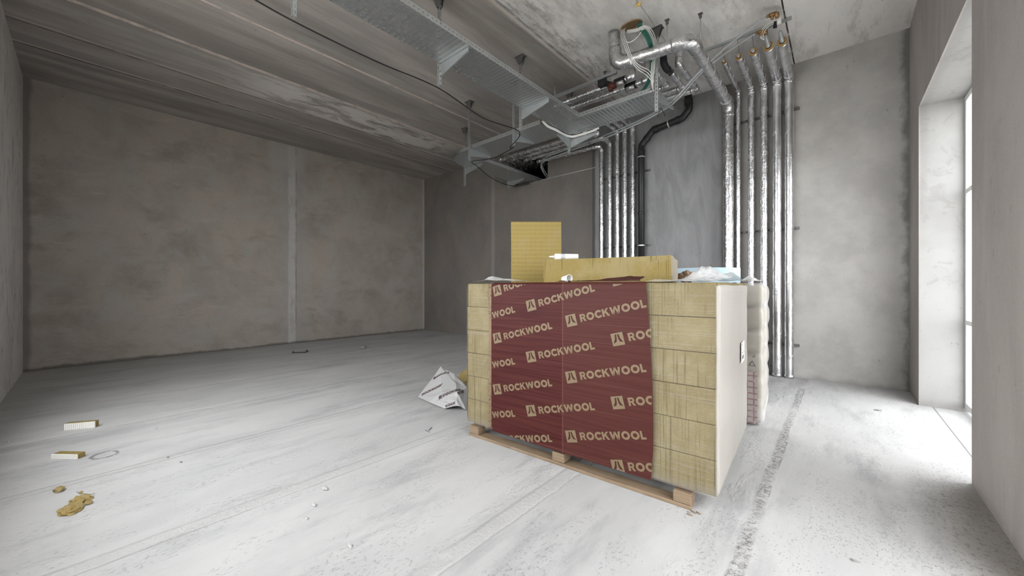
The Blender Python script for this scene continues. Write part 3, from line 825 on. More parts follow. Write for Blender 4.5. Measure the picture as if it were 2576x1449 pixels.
sheet('loose_film', 'white plastic sheet ruffled on top of the white wrapped stack', 'plastic film', Vector((-.74, 4.17, H2+.017)), Vector((.17, .012, 0)), Vector((-.02, .45, 0)), 12, 12,
      lambda s, t: .012+.05*math.exp(-((s-.5)/.3)**2-((t-.4)/.3)**2), M_sheet, 21)
sheet('wrap_flap', 'loose maroon wrap flap rising in front of the yellow slab', 'plastic film', bw(.92, .004, TZ), bw(1.545, .004)-bw(.92, .004), bw(.92, .105)-bw(.92, .004), 30, 6,
      lambda s, t: .002+.030*min(1, t*2.2)*(.15+.85*math.exp(-((s-.95)/.38)**2)), M_maroon2, 31)
def lump(bm, c, r, seed, sub=2, sq=(1,1,1), amp=.35, mi=0):
    from mathutils import noise as mn
    t = bmesh.ops.create_icosphere(bm, subdivisions=sub, radius=1)
    for v in t['verts']:
        d = v.co.normalized(); k = 1+amp*mn.noise(d*2.2+Vector((seed, seed*1.7, 0)))+amp*.5*mn.noise(d*5+Vector((0, seed, 1)))
        v.co = Vector(c)+Vector((d.x*sq[0], d.y*sq[1], d.z*sq[2]))*r*k
b = B(); lump(b, (-1.0, 3.455, TZ+.052), .066, 5, 3, (1, .8, .75), .5)
for v in b.verts: v.co.z = max(v.co.z, TZ)
tag(obj('paper_ball', b, M_brown), 'crumpled brown paper behind the right end of the yellow slab', 'paper')

# ------------------------------------------------------------------ printed wrap heap on the floor to the left of the pallet
hp = thing('plastic_wrap', 'crumpled white printed wrap heaped on the floor left of the pallet', 'packaging', Vector((-3.15, 2.65, 0)))
def hv(u, v, y): return at(u, v, y=y)
V = {'ap': hv(1108, 922, 2.88), 'lf': hv(1051, 1003, 2.56), 'l2': hv(1054, 1008, 2.56), 'bt': hv(1118, 1036, 2.50), 'ml': hv(1080, 1012, 2.50), 'r1': hv(1141, 941, 2.86), 'r2': hv(1150, 988, 2.62),
     'r3': hv(1149, 1020, 2.56), 'e1': hv(1175, 975, 2.80), 'e2': hv(1172, 1030, 2.62), 'm1': hv(1112, 985, 2.60), 'm2': hv(1146, 965, 2.74), 'm3': hv(1120, 1008, 2.535)}
for k in ('bt', 'lf', 'l2', 'ml', 'r3', 'e2'): V[k].z = max(V[k].z, .012)
bk = {'b1': Vector((-3.42, 2.92, .01)), 'b2': Vector((-3.05, 2.98, .01))}
V.update(bk)
b = B(); W = {k: b.verts.new(v) for k, v in V.items()}
for f in (('ap','lf','m1'), ('ap','m1','m2'), ('ap','m2','r1'), ('lf','ml','m1'), ('ml','m3','m1'), ('lf','l2','ml'), ('ml','bt','m3'), ('m1','m3','r2'), ('m1','r2','m2'), ('m3','bt','r3'), ('m3','r3','r2'),
          ('r1','m2','e1'), ('m2','r2','e1'), ('r2','r3','e2'), ('r2','e2','e1'), ('ap','r1','b2'), ('r1','e1','b2'), ('ap','b2','b1'), ('ap','b1','lf'), ('e1','e2','b2')):
    b.faces.new([W[k] for k in f])
bmesh.ops.subdivide_edges(b, edges=b.edges[:], cuts=2, use_grid_fill=True)
rr_ = random.Random(5)
for v in b.verts:
    if v.co.z > .03: v.co += Vector((rr_.uniform(-.006, .006), rr_.uniform(-.006, .006), rr_.uniform(-.006, .006)))
from mathutils.bvhtree import BVHTree
bmesh.ops.triangulate(b, faces=b.faces[:])
bvh = BVHTree.FromBMesh(b)
obj('crumpled_sheet', b, M_bag, hp)
EYEV = Vector((0, 0, EYE))
def hit(u, v):
    d = (at(u, v, y=2.6)-EYEV).normalized(); r = bvh.ray_cast(EYEV, d)
    return r[0], r[1]
def print_on(u0, v0, u1, v1, txt, h, lg=True):
    # mirrored word pressed onto the folds of the sheet
    a, na = hit(u0, v0); c, nc = hit(u1, v1)
    if a is None or c is None: return
    Xd = (c-a).normalized(); nn_ = ((EYEV-a).normalized()*.5+(na if na.dot(EYEV-a) > 0 else -na)).normalized()
    Yd = nn_.cross(Xd).normalized(); nn_ = Xd.cross(Yd)
    wp, wl = word(txt, h)
    polys = [[(p, -q) for p, q in P] for P in wp]
    if lg: polys += [[(p-1.0*h, q) for p, q in P] for P in [[(-.6*h, -.6*h), (.6*h, -.6*h), (.6*h, .6*h), (-.6*h, .6*h)]]]
    k = B()
    for P in polys:
        vs = []
        for p, q in P:
            o = a+Xd*p+Yd*q
            r = bvh.ray_cast(o+nn_*.4, -nn_)
            if r[0] is None or (r[0]-o).length > .12: vs = None; break
            m = r[1] if r[1].dot(nn_) > 0 else -r[1]
            vs.append(r[0]+m*.004)
        if vs: k.faces.new([k.verts.new(v) for v in vs])
    obj('printed_word', k, M_bagink, hp)
print_on(1062, 993, 1113, 968, 'ROCKWOOL', .034, False)
print_on(1099, 948, 1128, 938, 'ROCKW', .032)
print_on(1114, 996, 1140, 985, 'ROCKW', .034)
print_on(1086, 1019, 1124, 1003, 'CKWOOL', .027, False)
print_on(1121, 1022, 1145, 1013, 'ROCK', .028)
print_on(1152, 990, 1165, 984, 'ROC', .030, False)
b = B(); lump(b, (-3.58, 3.3, .10), .17, 8, 3, (1.4, .6, .72), .25)
for v in b.verts: v.co.z = max(v.co.z, .002)
tag(obj('insulation_piece', b, M_yel), 'dull yellow insulation lump on the floor behind the printed wrap', 'insulation')
# ------------------------------------------------------------------ cable trays
TH = .0018
def tray_run(name, label, axis, a0, a1, c0, c1, z, fl=(True, True), grp='galvanised cable trays'):
    """axis 'Y' runs along y between a0..a1, width c0..c1 in x (and the other way round)"""
    org = Vector((c0, a0, z)) if axis == 'Y' else Vector((a0, c0, z))
    t = thing(name, label, 'cable tray', org, grp); L, Wd = a1-a0, c1-c0
    b = B()
    if axis == 'Y': box(b, 0, Wd, 0, L, 0, TH)
    else: box(b, 0, L, 0, Wd, 0, TH)
    local('perforated_base', b, M_trayY if axis == 'Y' else M_trayX, t)
    for k, on in enumerate(fl):
        if not on: continue
        e = 0 if k == 0 else Wd; s_ = 1 if k == 0 else -1
        b = B()
        q = sorted((e, e+s_*TH)); r = sorted((e, e+s_*.012))
        if axis == 'Y': box(b, q[0], q[1], 0, L, TH, .058); box(b, r[0], r[1], 0, L, .058, .060)
        else: box(b, 0, L, q[0], q[1], TH, .058); box(b, 0, L, r[0], r[1], .058, .060)
        local('side_rail', b, M_flY if axis == 'Y' else M_flX, t)
    return t
T1X0, T1X1, T1Z = -3.30, -2.84, 3.76
tray_run('cable_tray', 'wide perforated cable tray running overhead from the top edge towards the back wall, front length', 'Y', .25, 2.60, T1X0, T1X1, T1Z)
tray_run('cable_tray', 'perforated cable tray length ending at the overhead corner, behind the first joint', 'Y', 2.604, 4.70, T1X0, T1X1, T1Z, (True, True))
tray_run('cable_tray', 'short perforated cable tray from the overhead corner to the green and white cables', 'X', -2.84, -1.80, 4.72, 5.22, T1Z)
# corner piece
ct = thing('tray_corner', 'flat corner piece joining the two overhead cable trays above the white cable loop', 'cable tray', (T1X0, 4.704, T1Z), 'galvanised cable trays')
b = B()
pts = [(0, 0), (.456, 0), (.456, .016), (.456, .516)]
arc = [(.16-.16*math.cos(a), .516-.16+.16*math.sin(a)) for a in [PI/2*(1-k/8) for k in range(9)]]
poly = [(0, 0), (.456, 0), (.456, .516)]+arc
lo = [b.verts.new((x, y, 0)) for x, y in poly]; hi = [b.verts.new((x, y, TH)) for x, y in poly]
b.faces.new(list(reversed(lo))); b.faces.new(hi)
for i in range(len(poly)): b.faces.new((lo[i], lo[(i+1)%len(poly)], hi[(i+1)%len(poly)], hi[i]))
local('perforated_base', b, M_trayY, ct)
b = B(); edge = [(.456, .516)]+arc+[(0, 0)]
for (x0, y0), (x1, y1) in zip(edge, edge[1:]):
    v = [b.verts.new(q) for q in ((x0, y0, TH), (x1, y1, TH), (x1, y1, .06), (x0, y0, .06))]; b.faces.new(v)
bmesh.ops.solidify(b, geom=b.faces[:], thickness=.002)
local('side_rail', b, M_galv, ct)
T3Z = 3.70
tray_run('cable_tray', 'lower perforated cable tray running left from the overhead corner, beside the foil pipes', 'X', -5.08, -3.32, 4.42, 5.0, T3Z)
tray_run('cable_tray', 'lower perforated cable tray leading into the dark wall opening', 'Y', 5.02, 6.95, -5.66, -5.09, T3Z)
cb = thing('tray_bend', 'rounded tray bend at the far left turn of the lower cable tray', 'cable tray', (-5.09, 5.01, T3Z), 'galvanised cable trays')
b = B(); n_ = 12; inn, ou, inh, ouh = [], [], [], []
for k in range(n_+1):
    a = PI+PI/2*k/n_
    for r, l, h in ((.012, inn, inh), (.57, ou, ouh)):
        x, y = .012+r*math.cos(a), r*math.sin(a)-.002
        l.append(b.verts.new((x, y, 0))); h.append(b.verts.new((x, y, TH)))
for k in range(n_):
    b.faces.new((inn[k], inn[k+1], ou[k+1], ou[k])); b.faces.new((inh[k], ouh[k], ouh[k+1], inh[k+1]))
local('perforated_base', b, M_galv, cb)
b = B()
for k in range(n_):
    a0, a1 = PI+PI/2*k/n_, PI+PI/2*(k+1)/n_
    b.faces.new([b.verts.new((.012+.57*math.cos(a), .57*math.sin(a)-.002, z)) for a, z in ((a0, TH), (a1, TH), (a1, .06), (a0, .06))])
bmesh.ops.solidify(b, geom=b.faces[:], thickness=.002)
local('side_rail', b, M_galv, cb)

# ------------------------------------------------------------------ slotted hanging posts with bracket arms
def post(x, y, zb, label, arms=(), grp='slotted hanging posts', flip=1):
    """arms: (dx, dy, z_top, length)"""
    t = thing('hanging_post', label, 'ceiling post', (x, y, ZC), grp)
    b = B(); w, d = .020, .014
    box(b, -w, w, -d*flip-.001, -d*flip+.001, zb-ZC, -.006); box(b, -w, -w+.002, -d, d, zb-ZC, -.006); box(b, w-.002, w, -d, d, zb-ZC, -.006)
    local('slotted_channel', b, M_post, t)
    b = B(); box(b, -.075, .075, -.05, .05, -.006, 0)
    for s in (-1, 1):
        vs = [[b.verts.new((xx, s*(.021+o_), zz)) for xx, zz in ((-.07, -.006), (.07, -.006), (.024, -.11), (-.024, -.11))] for o_ in (0, .003)]
        b.faces.new(vs[0]); b.faces.new(list(reversed(vs[1])))
        for i in range(4): b.faces.new((vs[0][i], vs[0][(i+1)%4], vs[1][(i+1)%4], vs[1][i]))
    local('ceiling_plate', b, M_darkst, t)
    for dx, dy, zt, L in arms:
        d_ = Vector((dx, dy, 0)); n_ = Vector((-dy, dx, 0)); o = d_*.016+Vector((0, 0, zt-ZC-.002))
        b = B()
        # tapered web
        for_ = lambda s, q, off: o+d_*s+Vector((0, 0, -q))+n_*off
        prof = [(0, 0), (L, 0), (L, .035), (.0, .135)]
        A_ = [b.verts.new(for_(s, q, -.0015)) for s, q in prof]; C_ = [b.verts.new(for_(s, q, .0015)) for s, q in prof]
        b.faces.new(A_); b.faces.new(list(reversed(C_)))
        for i in range(4): b.faces.new((A_[i], A_[(i+1)%4], C_[(i+1)%4], C_[i]))
        # top flange, bottom lip and pressed ribs
        obox(b, o+d_*(L/2)+n_*.020+Vector((0, 0, -.0008)), d_*(L/2), n_*.022, (0, 0, .0008))
        a_, c_ = for_(0, .135, 0), for_(L, .035, 0); e = (c_-a_)
        obox(b, (a_+c_)/2+n_*.008, e/2, n_*.009, Vector((0, 0, .0012)))
        for k in range(1, 6):
            s = L*k/6.2; q1 = .135-.1*s/L-.008
            p0, p1 = for_(s-.012, .022, -.0018), for_(s+.012, q1, -.0018)
            for sg in (-1, 1): obox(b, (p0+p1)/2+n_*(.0018+sg*.0025), (p1-p0)/2, d_*.0022, n_*.0012)
        box(b, -.021, .021, -.017, .017, zt-ZC-.135, zt-ZC-.002) if False else None
        local('bracket_arm', b, M_galv, t)
    for k in range(2):
        b = B(); zz = arms[0][2]-ZC-.03-.07*k
        tube(b, [(-.026, 0, zz), (.026, 0, zz)], .006, seg=6); local('bolt', b, M_galv, t)
    return t
PX = -3.335
post(PX, 1.12, 3.49, 'slotted hanging post at the top edge of the picture, left of the big cable tray', [(1, 0, T1Z, .46)])
post(PX, 2.59, 3.53, 'slotted post whose bracket arm carries the wide overhead cable tray at its first joint', [(1, 0, T1Z, .46)])
post(PX, 4.00, 3.48, 'slotted post carrying the overhead cable tray just before its corner', [(1, 0, T1Z, .46)])
post(-3.335, 5.245, 3.50, 'slotted post under the white cable loop at the tray corner, with two bracket arms', [(1, 0, T1Z-.05, .46), (0, -1, T1Z-.052, .34)])
post(-4.82, 4.39, 3.48, 'long slotted post at the left end of the lower cable tray', [(0, 1, T3Z, .5)])
post(-3.80, 4.39, 3.49, 'slotted post in the middle of the lower cable tray, behind the wide tray', [(0, 1, T3Z, .5)])
post(-5.70, 5.07, 3.33, 'lowest slotted post beside the rounded tray bend', [(1, 0, T3Z, .48)])
post(-5.70, 6.38, 3.43, 'slotted post by the wall under the tray entering the dark opening', [(1, 0, T3Z, .45)])
post(-1.70, 4.672, 3.47, 'slotted post beside the green and white cables, with a bracket arm towards the back wall', [(0, 1, T1Z, .62)])
def anchor(x, y, z0, label, ang=0):
    t = thing('ceiling_anchor', label, 'ceiling bracket', (x, y, ZC), 'small ceiling anchors')
    b = B(); box(b, -.025, .025, -.02, .02, -.005, 0); obox(b, (0, 0, -.03), (.016, 0, 0), (0, .003, 0), (0, 0, .026)); local('plate', b, M_darkst, t)
    b = B(); tube(b, [(0, 0, -.005), (0, 0, z0-ZC)], .006, seg=8); local('rod', b, M_galv, t)
anchor(-2.62, 5.10, 4.30, 'short ceiling anchor above the black valve')
anchor(-1.55, 4.60, 4.175, 'thin rod anchor above the big foil duct, right of the white cables')
anchor(-1.22, 4.75, 4.175, 'ceiling anchor beside the bend of the big foil duct')

# ------------------------------------------------------------------ foil-wrapped pipes
def seams(bm, pts, r, pitch, R=.06):
    """thin spiral tape ridge round a jacket"""
    P = resample(rounded(pts, R, 6), .012); out = []
    T = [(P[min(i+1, len(P)-1)]-P[max(i-1, 0)]).normalized() for i in range(len(P))]
    up = Vector((0,0,1)) if abs(T[0].z) < .9 else Vector((1,0,0)); nr = (up-T[0]*up.dot(T[0])).normalized(); s = 0
    for i, p in enumerate(P):
        if i:
            nr = T[i-1].rotation_difference(T[i]) @ nr; s += (P[i]-P[i-1]).length
        a = 2*PI*s/pitch; bi = T[i].cross(nr)
        out.append(p+(nr*math.cos(a)+bi*math.sin(a))*(r*1.01))
    tube(bm, out, .0022, seg=5, caps=True)
def foil_pipe(label, pts, r, R=.06, grp=None, jit=.03, cut=False, seg=16, step=.05, mat=None, pitch=.22, inner=.4, hose=None, cat='pipe', seed=1):
    t = thing('foil_pipe', label, cat, Vector(pts[0]), grp)
    rnd = random.Random(seed)
    b = B(); tube(b, pts, r, R, seg, jit, step, rnd=rnd); fj = obj('foil_jacket', b, mat or M_foil, t)
    b = B(); seams(b, pts, r, pitch, R); obj('tape_seam', b, M_foilsm, fj)
    P = [Vector(p) for p in pts]
    for i in range(1, len(P)-1):
        # crinkled tape collar on each bend
        u = (P[i-1]-P[i]).normalized(); w = (P[i+1]-P[i]).normalized(); k = R*1.1+.015
        q = rounded([P[i]+u*k, P[i], P[i]+w*k], R, 7)
        b = B(); tube(b, q, r*1.09, 0, seg, .06, .02, rnd=rnd); obj('elbow_wrap', b, M_foil, t)
    if cut:
        d = (P[-1]-P[-2]).normalized()
        b = B(); tube(b, [P[-1], P[-1]+d*.014], r*.97, seg=seg); ie = obj('insulation_end', b, M_foam, t)
        b = B(); tube(b, [P[-1]+d*.013, P[-1]+d*(.05 if not hose else .03)], r*inner, seg=12); obj('bare_pipe', b, M_greyl, ie)
        b = B(); tube(b, [P[-1]+d*.0145, P[-1]+d*.019], r*.55, seg=12); obj('dark_gap', b, M_rubber, ie)
    return t
YW = 6.60
G1 = 'foil-wrapped risers beside the black drain'
C1y, C2y, D2y, D1y = 6.48, 6.30, 6.12, 5.95
xs = (-3.466, -3.291, -3.137, -2.988, -2.835)
foil_pipe('leftmost foil riser left of the black drain, turning into the wall opening', [(xs[0], YW, 0), (xs[0], YW, 3.99), (xs[0], C1y, 3.99), (-4.92, C1y, 4.02), (-4.92, 6.98, 4.02)], .043, .06, G1, seed=1)
foil_pipe('second foil riser from the left of the five left of the black drain', [(xs[1], YW, 0), (xs[1], YW, 4.05), (xs[1], C2y, 4.05), (-5.13, C2y, 4.05), (-5.13, 6.98, 4.05)], .043, .06, G1, seed=2)
foil_pipe('middle foil riser of the five left of the black drain', [(xs[2], YW, 0), (xs[2], YW, 4.22), (xs[2], 5.92, 4.22), (-1.572, 5.92, 4.2), (-1.572, 5.10, 4.2), (-1.572, 5.10, 4.498)], .043, .06, G1, seed=3)
foil_pipe('fourth foil riser from the left, second one left of the black drain', [(xs[3], YW, 0), (xs[3], YW, 4.22), (xs[3], 5.74, 4.22), (-1.712, 5.74, 4.2), (-1.712, 5.22, 4.2)], .043, .06, G1, seed=4)
foil_pipe('fifth foil riser, directly left of the black drain', [(xs[4], YW, 0), (xs[4], YW, 4.22), (xs[4], 5.56, 4.22), (-1.87, 5.56, 4.2), (-1.87, 5.12, 4.2), (-1.87, 5.12, 4.498)], .043, .06, G1, seed=5)
G2 = 'foil pipes with black valve sections'
def ceil_pipe(x, y, y2, xl, xe, lab, sd, xv0, xv1):
    t = foil_pipe(lab, [(x, y, 4.31), (x, y, 4.2), (xl, y, 4.2), (xl, y2, 4.2), (xl, y2, 4.06), (xe, y2, 4.06), (xe, 6.98, 4.06)], .045, .055, G2, seed=sd)
    b = B(); tube(b, [(x, y, 4.30), (x, y, 4.499)], .037, seg=14); obj('bare_riser', b, M_greyl, t)
    b = B(); tube(b, [(xv0, y, 4.2), (xv1, y, 4.2)], .052, seg=16); s = obj('black_sleeve', b, M_rubber, t)
    b = B(); m = (xv0+xv1)/2; tube(b, [(m-.06, y-.030, 4.162), (m+.06, y-.030, 4.162)], .028, seg=10); obj('pale_tag', b, M_clampw, t)
    return t
ceil_pipe(-2.15, 4.98, D1y, -3.46, -5.56, 'front foil pipe with a black sleeve and valve, under the big duct', 6, -2.40, -2.24)
ceil_pipe(-2.02, 5.20, D2y, -3.30, -5.34, 'rear foil pipe with a black sleeve, behind the first valve pipe', 7, -2.34, -2.18)
vt = thing('valve_actuator', 'black square valve actuator with dark red valve body on the foil pipe', 'valve', (-2.47, 4.90, 4.22))
b = B(); obox(b, (-2.56, 4.90, 4.235), (.055, 0, 0), (0, .045, 0), (0, 0, .06)); bevel(b, .008, 2); obj('actuator_box', b, M_blackp, vt)
b = B(); tube(b, [(-2.50, 4.90, 4.20), (-2.42, 4.91, 4.15)], .04, seg=14); obj('valve_neck', b, M_blackp, vt)
b = B(); tube(b, [(-2.45, 4.90, 4.13), (-2.36, 4.90, 4.13)], .048, seg=14); tube(b, [(-2.43, 4.90, 4.13), (-2.43, 4.90, 4.07)], .032, seg=12); obj('valve_body', b, M_redb, vt)
sr = thing('support_rail', 'long dull support rail above the two valve pipes behind the wide tray', 'rail', (-2.9, 4.86, 4.28))
b = B(); box(b, -3.42, -2.32, 4.845, 4.885, 4.262, 4.30); obj('channel', b, M_galv, sr)
b = B(); tube(b, [(-2.40, 4.865, 4.30), (-2.40, 4.865, 4.499)], .006, seg=8); obj('rod', b, M_galv, sr)
b = B(); tube(b, [(-3.36, 4.865, 4.30), (-3.36, 4.865, 4.499)], .006, seg=8); obj('rod', b, M_galv, sr)
hs = tag(obj('black_hose_bend', (lambda q: (tube(q, [(-1.725, 5.17, 4.21), (-1.735, 5.10, 4.215), (-1.75, 5.06, 4.27), (-1.75, 5.05, 4.36)], .044, .05, 16), q)[1])(B()), M_rubber), 'short black rubber bend on the end of the middle foil pipe near the white cables', 'hose')
# big duct
foil_pipe('thick crinkled foil duct rising up the back wall and bending across under the ceiling', [(-1.285, 6.55, 0), (-1.285, 6.55, 4.12), (-1.262, 4.53, 4.10), (-2.11, 4.40, 4.09), (-2.13, 4.38, 4.488)], .072, .17, None, .045, seg=20, step=.045, pitch=.35, cat='duct', seed=11)
# right-hand risers
G3 = 'foil risers right of the thick duct'
RX = ((-1.160, .031, 'thinnest foil riser, directly right of the thick duct'), (-.990, .043, 'second foil riser right of the thick duct'), (-.830, .048, 'third foil riser right of the thick duct, middle of the five'),
      (-.672, .057, 'fourth foil riser right of the thick duct, its corrugated hose joined to white tubes'), (-.532, .055, 'rightmost foil riser on the back wall, its corrugated hose below the brass fitting'))
for i, (x, r, lab) in enumerate(RX):
    t = foil_pipe(lab, [(x, YW, 0), (x, YW, 4.285), (x+.012, 5.60, 4.285)], r, .075, G3, cut=True, inner=.42, hose=i > 2, mat=M_foilsm if i > 2 else M_foil, pitch=.24+.03*i, seed=20+i)
    b = B(); tube(b, [(x, YW, 0), (x, YW, .05)], r*1.08, seg=16, jit=.05); obj('foot_wrap', b, M_foil, t)
    if i > 2:
        d = Vector((0, -1, .12)); p0 = Vector((x+.012, 5.585, 4.285)); b = B()
        for k in range(9):
            q = p0+d*(.022*k); tube(b, [q, q+d*.011, q+d*.022], lambda s, k=k: (.030-.0014*k)*(1-.22*abs(2*s-1)), seg=12)
        obj('corrugated_hose', b, M_galv, t)
# rails
def rail(label, x0, x1, y, z, vert=True, slots=True):
    t = thing('mounting_rail', label, 'rail', ((x0+x1)/2, y, z), 'slotted mounting rails')
    b = B(); h = .018
    box(b, x0, x1, y-.012, y+.012, z-h, z+h) if vert else box(b, x0, x1, y-.018, y+.018, z-.014, z+.014)
    ch = obj('channel', b, M_darkst if vert else M_galv, t)
    if vert:
        k = int((x1-x0)/.07)
        for i in range(k):
            b = B(); xx = x0+.02+i*.07; box(b, xx, xx+.034, y-.0128, y-.0122, z-.005, z+.005); obj('slot', b, M_rubber, t)
    return t
rail('upper slotted rail on the back wall behind the right-hand foil risers', -1.24, -.42, 6.698, 3.84)
rail('middle slotted rail on the back wall behind the right-hand foil risers', -1.24, -.42, 6.698, 2.135)
rail('bottom slotted rail on the back wall near the floor behind the right-hand risers', -1.24, -.42, 6.698, .46)
rail('upper rail behind the five foil risers and the black drain', -3.55, -2.55, 6.698, 3.40)
rail('lower rail behind the five foil risers and the black drain', -3.55, -2.55, 6.698, 2.05)
cr_ = rail('thin ceiling rail crossing above the cut ends of the right-hand pipes', -1.38, -.42, 5.51, 4.484, False)
for i, x in enumerate((-1.148, -.978, -.818, -.66)):
    b = B(); tube(b, [(x, 5.515, 4.47), (x, 5.63, 4.32-.0)], .003, seg=6); obj('threaded_rod', b, M_darkst, cr_)
# black drain
dr = thing('drain_pipe', 'black plastic drain pipe with elbows on the back wall', 'pipe', (-2.679, 6.60, 0))
DP = [(-2.679, 6.60, 0), (-2.679, 6.60, 3.84), (-2.47, 6.60, 4.055), (-1.975, 6.60, 4.125), (-1.865, 6.60, 4.245), (-1.885, 6.60, 4.485)]
b = B(); tube(b, DP, .058, .09, 20); obj('pipe_run', b, M_blackp, dr)
def collar(p, d, r=.066, l=.05, mat=M_blackp, nm='collar'):
    p, d = Vector(p), Vector(d).normalized(); b = B(); tube(b, [p-d*l, p-d*l*.8, p+d*l*.8, p+d*l], r, seg=20); obj(nm, b, mat, dr)
collar((-2.679, 6.60, 3.70), (0, 0, 1)); collar((-2.58, 6.60, 3.94), (.2, 0, .21), .064, .03); collar((-2.42, 6.60, 4.062), (.5, 0, .07)); collar((-2.05, 6.60, 4.115), (.5, 0, .07), .064, .03)
collar((-1.875, 6.60, 4.36), (-.02, 0, .25), .066, .045); collar((-2.679, 6.60, 2.62), (0, 0, 1), .063, .03)
collar((-2.679, 6.60, 3.63), (0, 0, 1), .0675, .008, M_clampw, 'clamp'); collar((-2.20, 6.60, 4.093), (.5, 0, .07), .065, .009, M_clampw, 'clamp'); collar((-2.679, 6.60, 2.04), (0, 0, 1), .066, .01, M_clampw, 'clamp')
for p in ((-2.679, 3.63), (-2.20, 4.093), (-2.679, 2.04)):
    b = B(); tube(b, [(p[0], 6.655, p[1]), (p[0], 6.706, p[1])], .006, seg=8); obj('clamp_stud', b, M_darkst, dr)
# thin conduit along the wall at the opening's sill
b = B(); tube(b, [(-5.0, 6.70, 3.676), (-3.52, 6.70, 3.676)], .009, seg=8)
tag(obj('wall_conduit', b, M_greyl), 'thin pale conduit along the back wall from the dark opening to the foil risers', 'conduit')

# ------------------------------------------------------------------ flexible pipes, cables and fittings
def cable(name, label, cat, pts, r, mat, R=.12, grp=None, seg=8):
    b = B(); P = [Vector(p) for p in pts]
    # Catmull-Rom through the points
    Q = [P[0]]+P+[P[-1]]; out = []
    for i in range(1, len(Q)-2):
        for k in range(8):
            t = k/8; a, c, d, e = Q[i-1], Q[i], Q[i+1], Q[i+2]
            out.append(.5*((2*c)+(d-a)*t+(2*a-5*c+4*d-e)*t*t+(3*c-a-3*d+e)*t**3))
    out.append(P[-1]); tube(b, out, r, 0, seg)
    return tag(obj(name, b, mat), label, cat, grp)
GP = 'grey flexible pipes'
cable('flexible_pipe', 'grey flexible pipe from the upper brass fitting down past the tray end', 'pipe',
      [(-.62, 5.155, 4.40), (-.95, 5.14, 4.26), at(1760, 180, y=5.12), at(1700, 246, y=5.10), at(1665, 272, y=5.27), at(1600, 307, y=5.48), at(1500, 349, y=5.80), at(1420, 378, y=6.12), at(1362, 405, y=6.5), (-4.98, 6.95, 3.80)], .0125, M_greyp, grp=GP)
cable('flexible_pipe', 'grey flexible pipe from the lower brass fitting, running beside the first one', 'pipe',
      [(-.76, 5.38, 4.385), (-1.0, 5.33, 4.28), at(1765, 182, y=5.20), at(1704, 250, y=5.14), at(1668, 277, y=5.30), at(1600, 313, y=5.50), at(1500, 356, y=5.82), at(1422, 384, y=6.14), at(1362, 412, y=6.5), (-5.0, 6.95, 3.76)], .0125, M_greyp, grp=GP)
def brass(name, loc, label, d):
    t = thing(name, label, 'fitting', loc, 'brass fittings near the ceiling'); p = Vector(loc); d = Vector(d).normalized(); u = d.cross(Vector((0, 0, 1))).normalized()
    b = B(); tube(b, [p-d*.03, p+d*.03], .024, seg=8); obj('fitting_body', b, M_brass, t)
    b = B(); tube(b, [p-d*.055, p-d*.03], .020, seg=6); obj('hex_nut', b, M_brass, t)
    b = B(); tube(b, [p+d*.03, p+d*.045, p+d*.045-Vector((0, 0, .05))], .021, seg=8); obj('hex_nut', b, M_brass, t)
    b = B(); tube(b, [p, p-Vector((0, 0, 1))*.05], .017, seg=10); obj('branch', b, M_brass, t)
    return t
brass('brass_fitting', (-.57, 5.16, 4.40), 'upper brown brass fitting beside the white valve heads', (1, .12, .0))
brass('brass_fitting', (-.71, 5.385, 4.385), 'lower brown brass fitting above the cut pipe ends', (1, .1, .0))
vh = thing('thermostat_valve', 'pale upright valve head with grey cap beside the ceiling joint', 'valve', (-.515, 5.24, 4.40))
b = B(); tube(b, [(-.515, 5.24, 4.31), (-.515, 5.22, 4.40)], .022, seg=14); obj('valve_stem', b, M_tubew, vh)
b = B(); tube(b, [(-.515, 5.22, 4.40), (-.52, 5.20, 4.47)], .024, seg=14); obj('valve_cap', b, M_greyl, vh)
b = B(); tube(b, [(-.545, 5.25, 4.36), (-.56, 5.29, 4.31)], .02, seg=10); obj('black_nut', b, M_rubber, vh)
for i, (dx, dz) in enumerate(((0, 0), (.015, -.015), (-.012, .012))):
    cable('white_tube', ('thin white tube loop hanging above the fourth riser, outermost of three', 'thin white tube loop hanging above the fourth riser, innermost of three', 'thin white tube loop hanging above the fourth riser, middle of three')[i], 'tube',
          [(-.66+dx, 5.46, 4.33), (-.70+dx, 5.40, 4.30+dz), (-.69+dx, 5.37, 4.37+dz), (-.63+dx, 5.33, 4.40+dz), (-.57, 5.28, 4.385+dz), (-.53, 5.27, 4.42)], .004, M_wcab, grp='white tubes by the brass fittings', seg=6)
# hole in the ceiling with cables
ho = thing('ceiling_sleeve', 'brown foam-filled oval ceiling hole where the green and white cables come down', 'ceiling opening', (-1.9, 4.40, ZC))
b = B(); tube(b, [(-1.91+.125*math.cos(2*PI*k/30), 4.40+.075*math.sin(2*PI*k/30), ZC-.001) for k in range(31)], .009, seg=6, caps=False, jit=.3); obj('foam_rim', b, plain('stained_foam', (.33, .24, .13), .95, 0, .1, .8, 40), ho)
b = B(); vs = [b.verts.new((-1.91+.125*math.cos(2*PI*k/30), 4.40+.075*math.sin(2*PI*k/30), ZC-.003)) for k in range(30)]; b.faces.new(vs)
vs2 = [b.verts.new((v.co.x, v.co.y, ZC-.0005)) for v in vs]; b.faces.new(list(reversed(vs2)))
for k in range(30): b.faces.new((vs[k], vs[(k+1)%30], vs2[(k+1)%30], vs2[k]))
obj('foam_fill', b, plain('dark_brown_foam', (.19, .13, .075), .95, 0, .1, .8, 40), ho)
rg = random.Random(8)
GW = 'white cables from the ceiling hole'
labs = ('white cable hanging left from the ceiling hole past the duct, first strand', 'white cable hanging left from the ceiling hole past the duct, second strand', 'white cable hanging left from the ceiling hole past the duct, third strand')
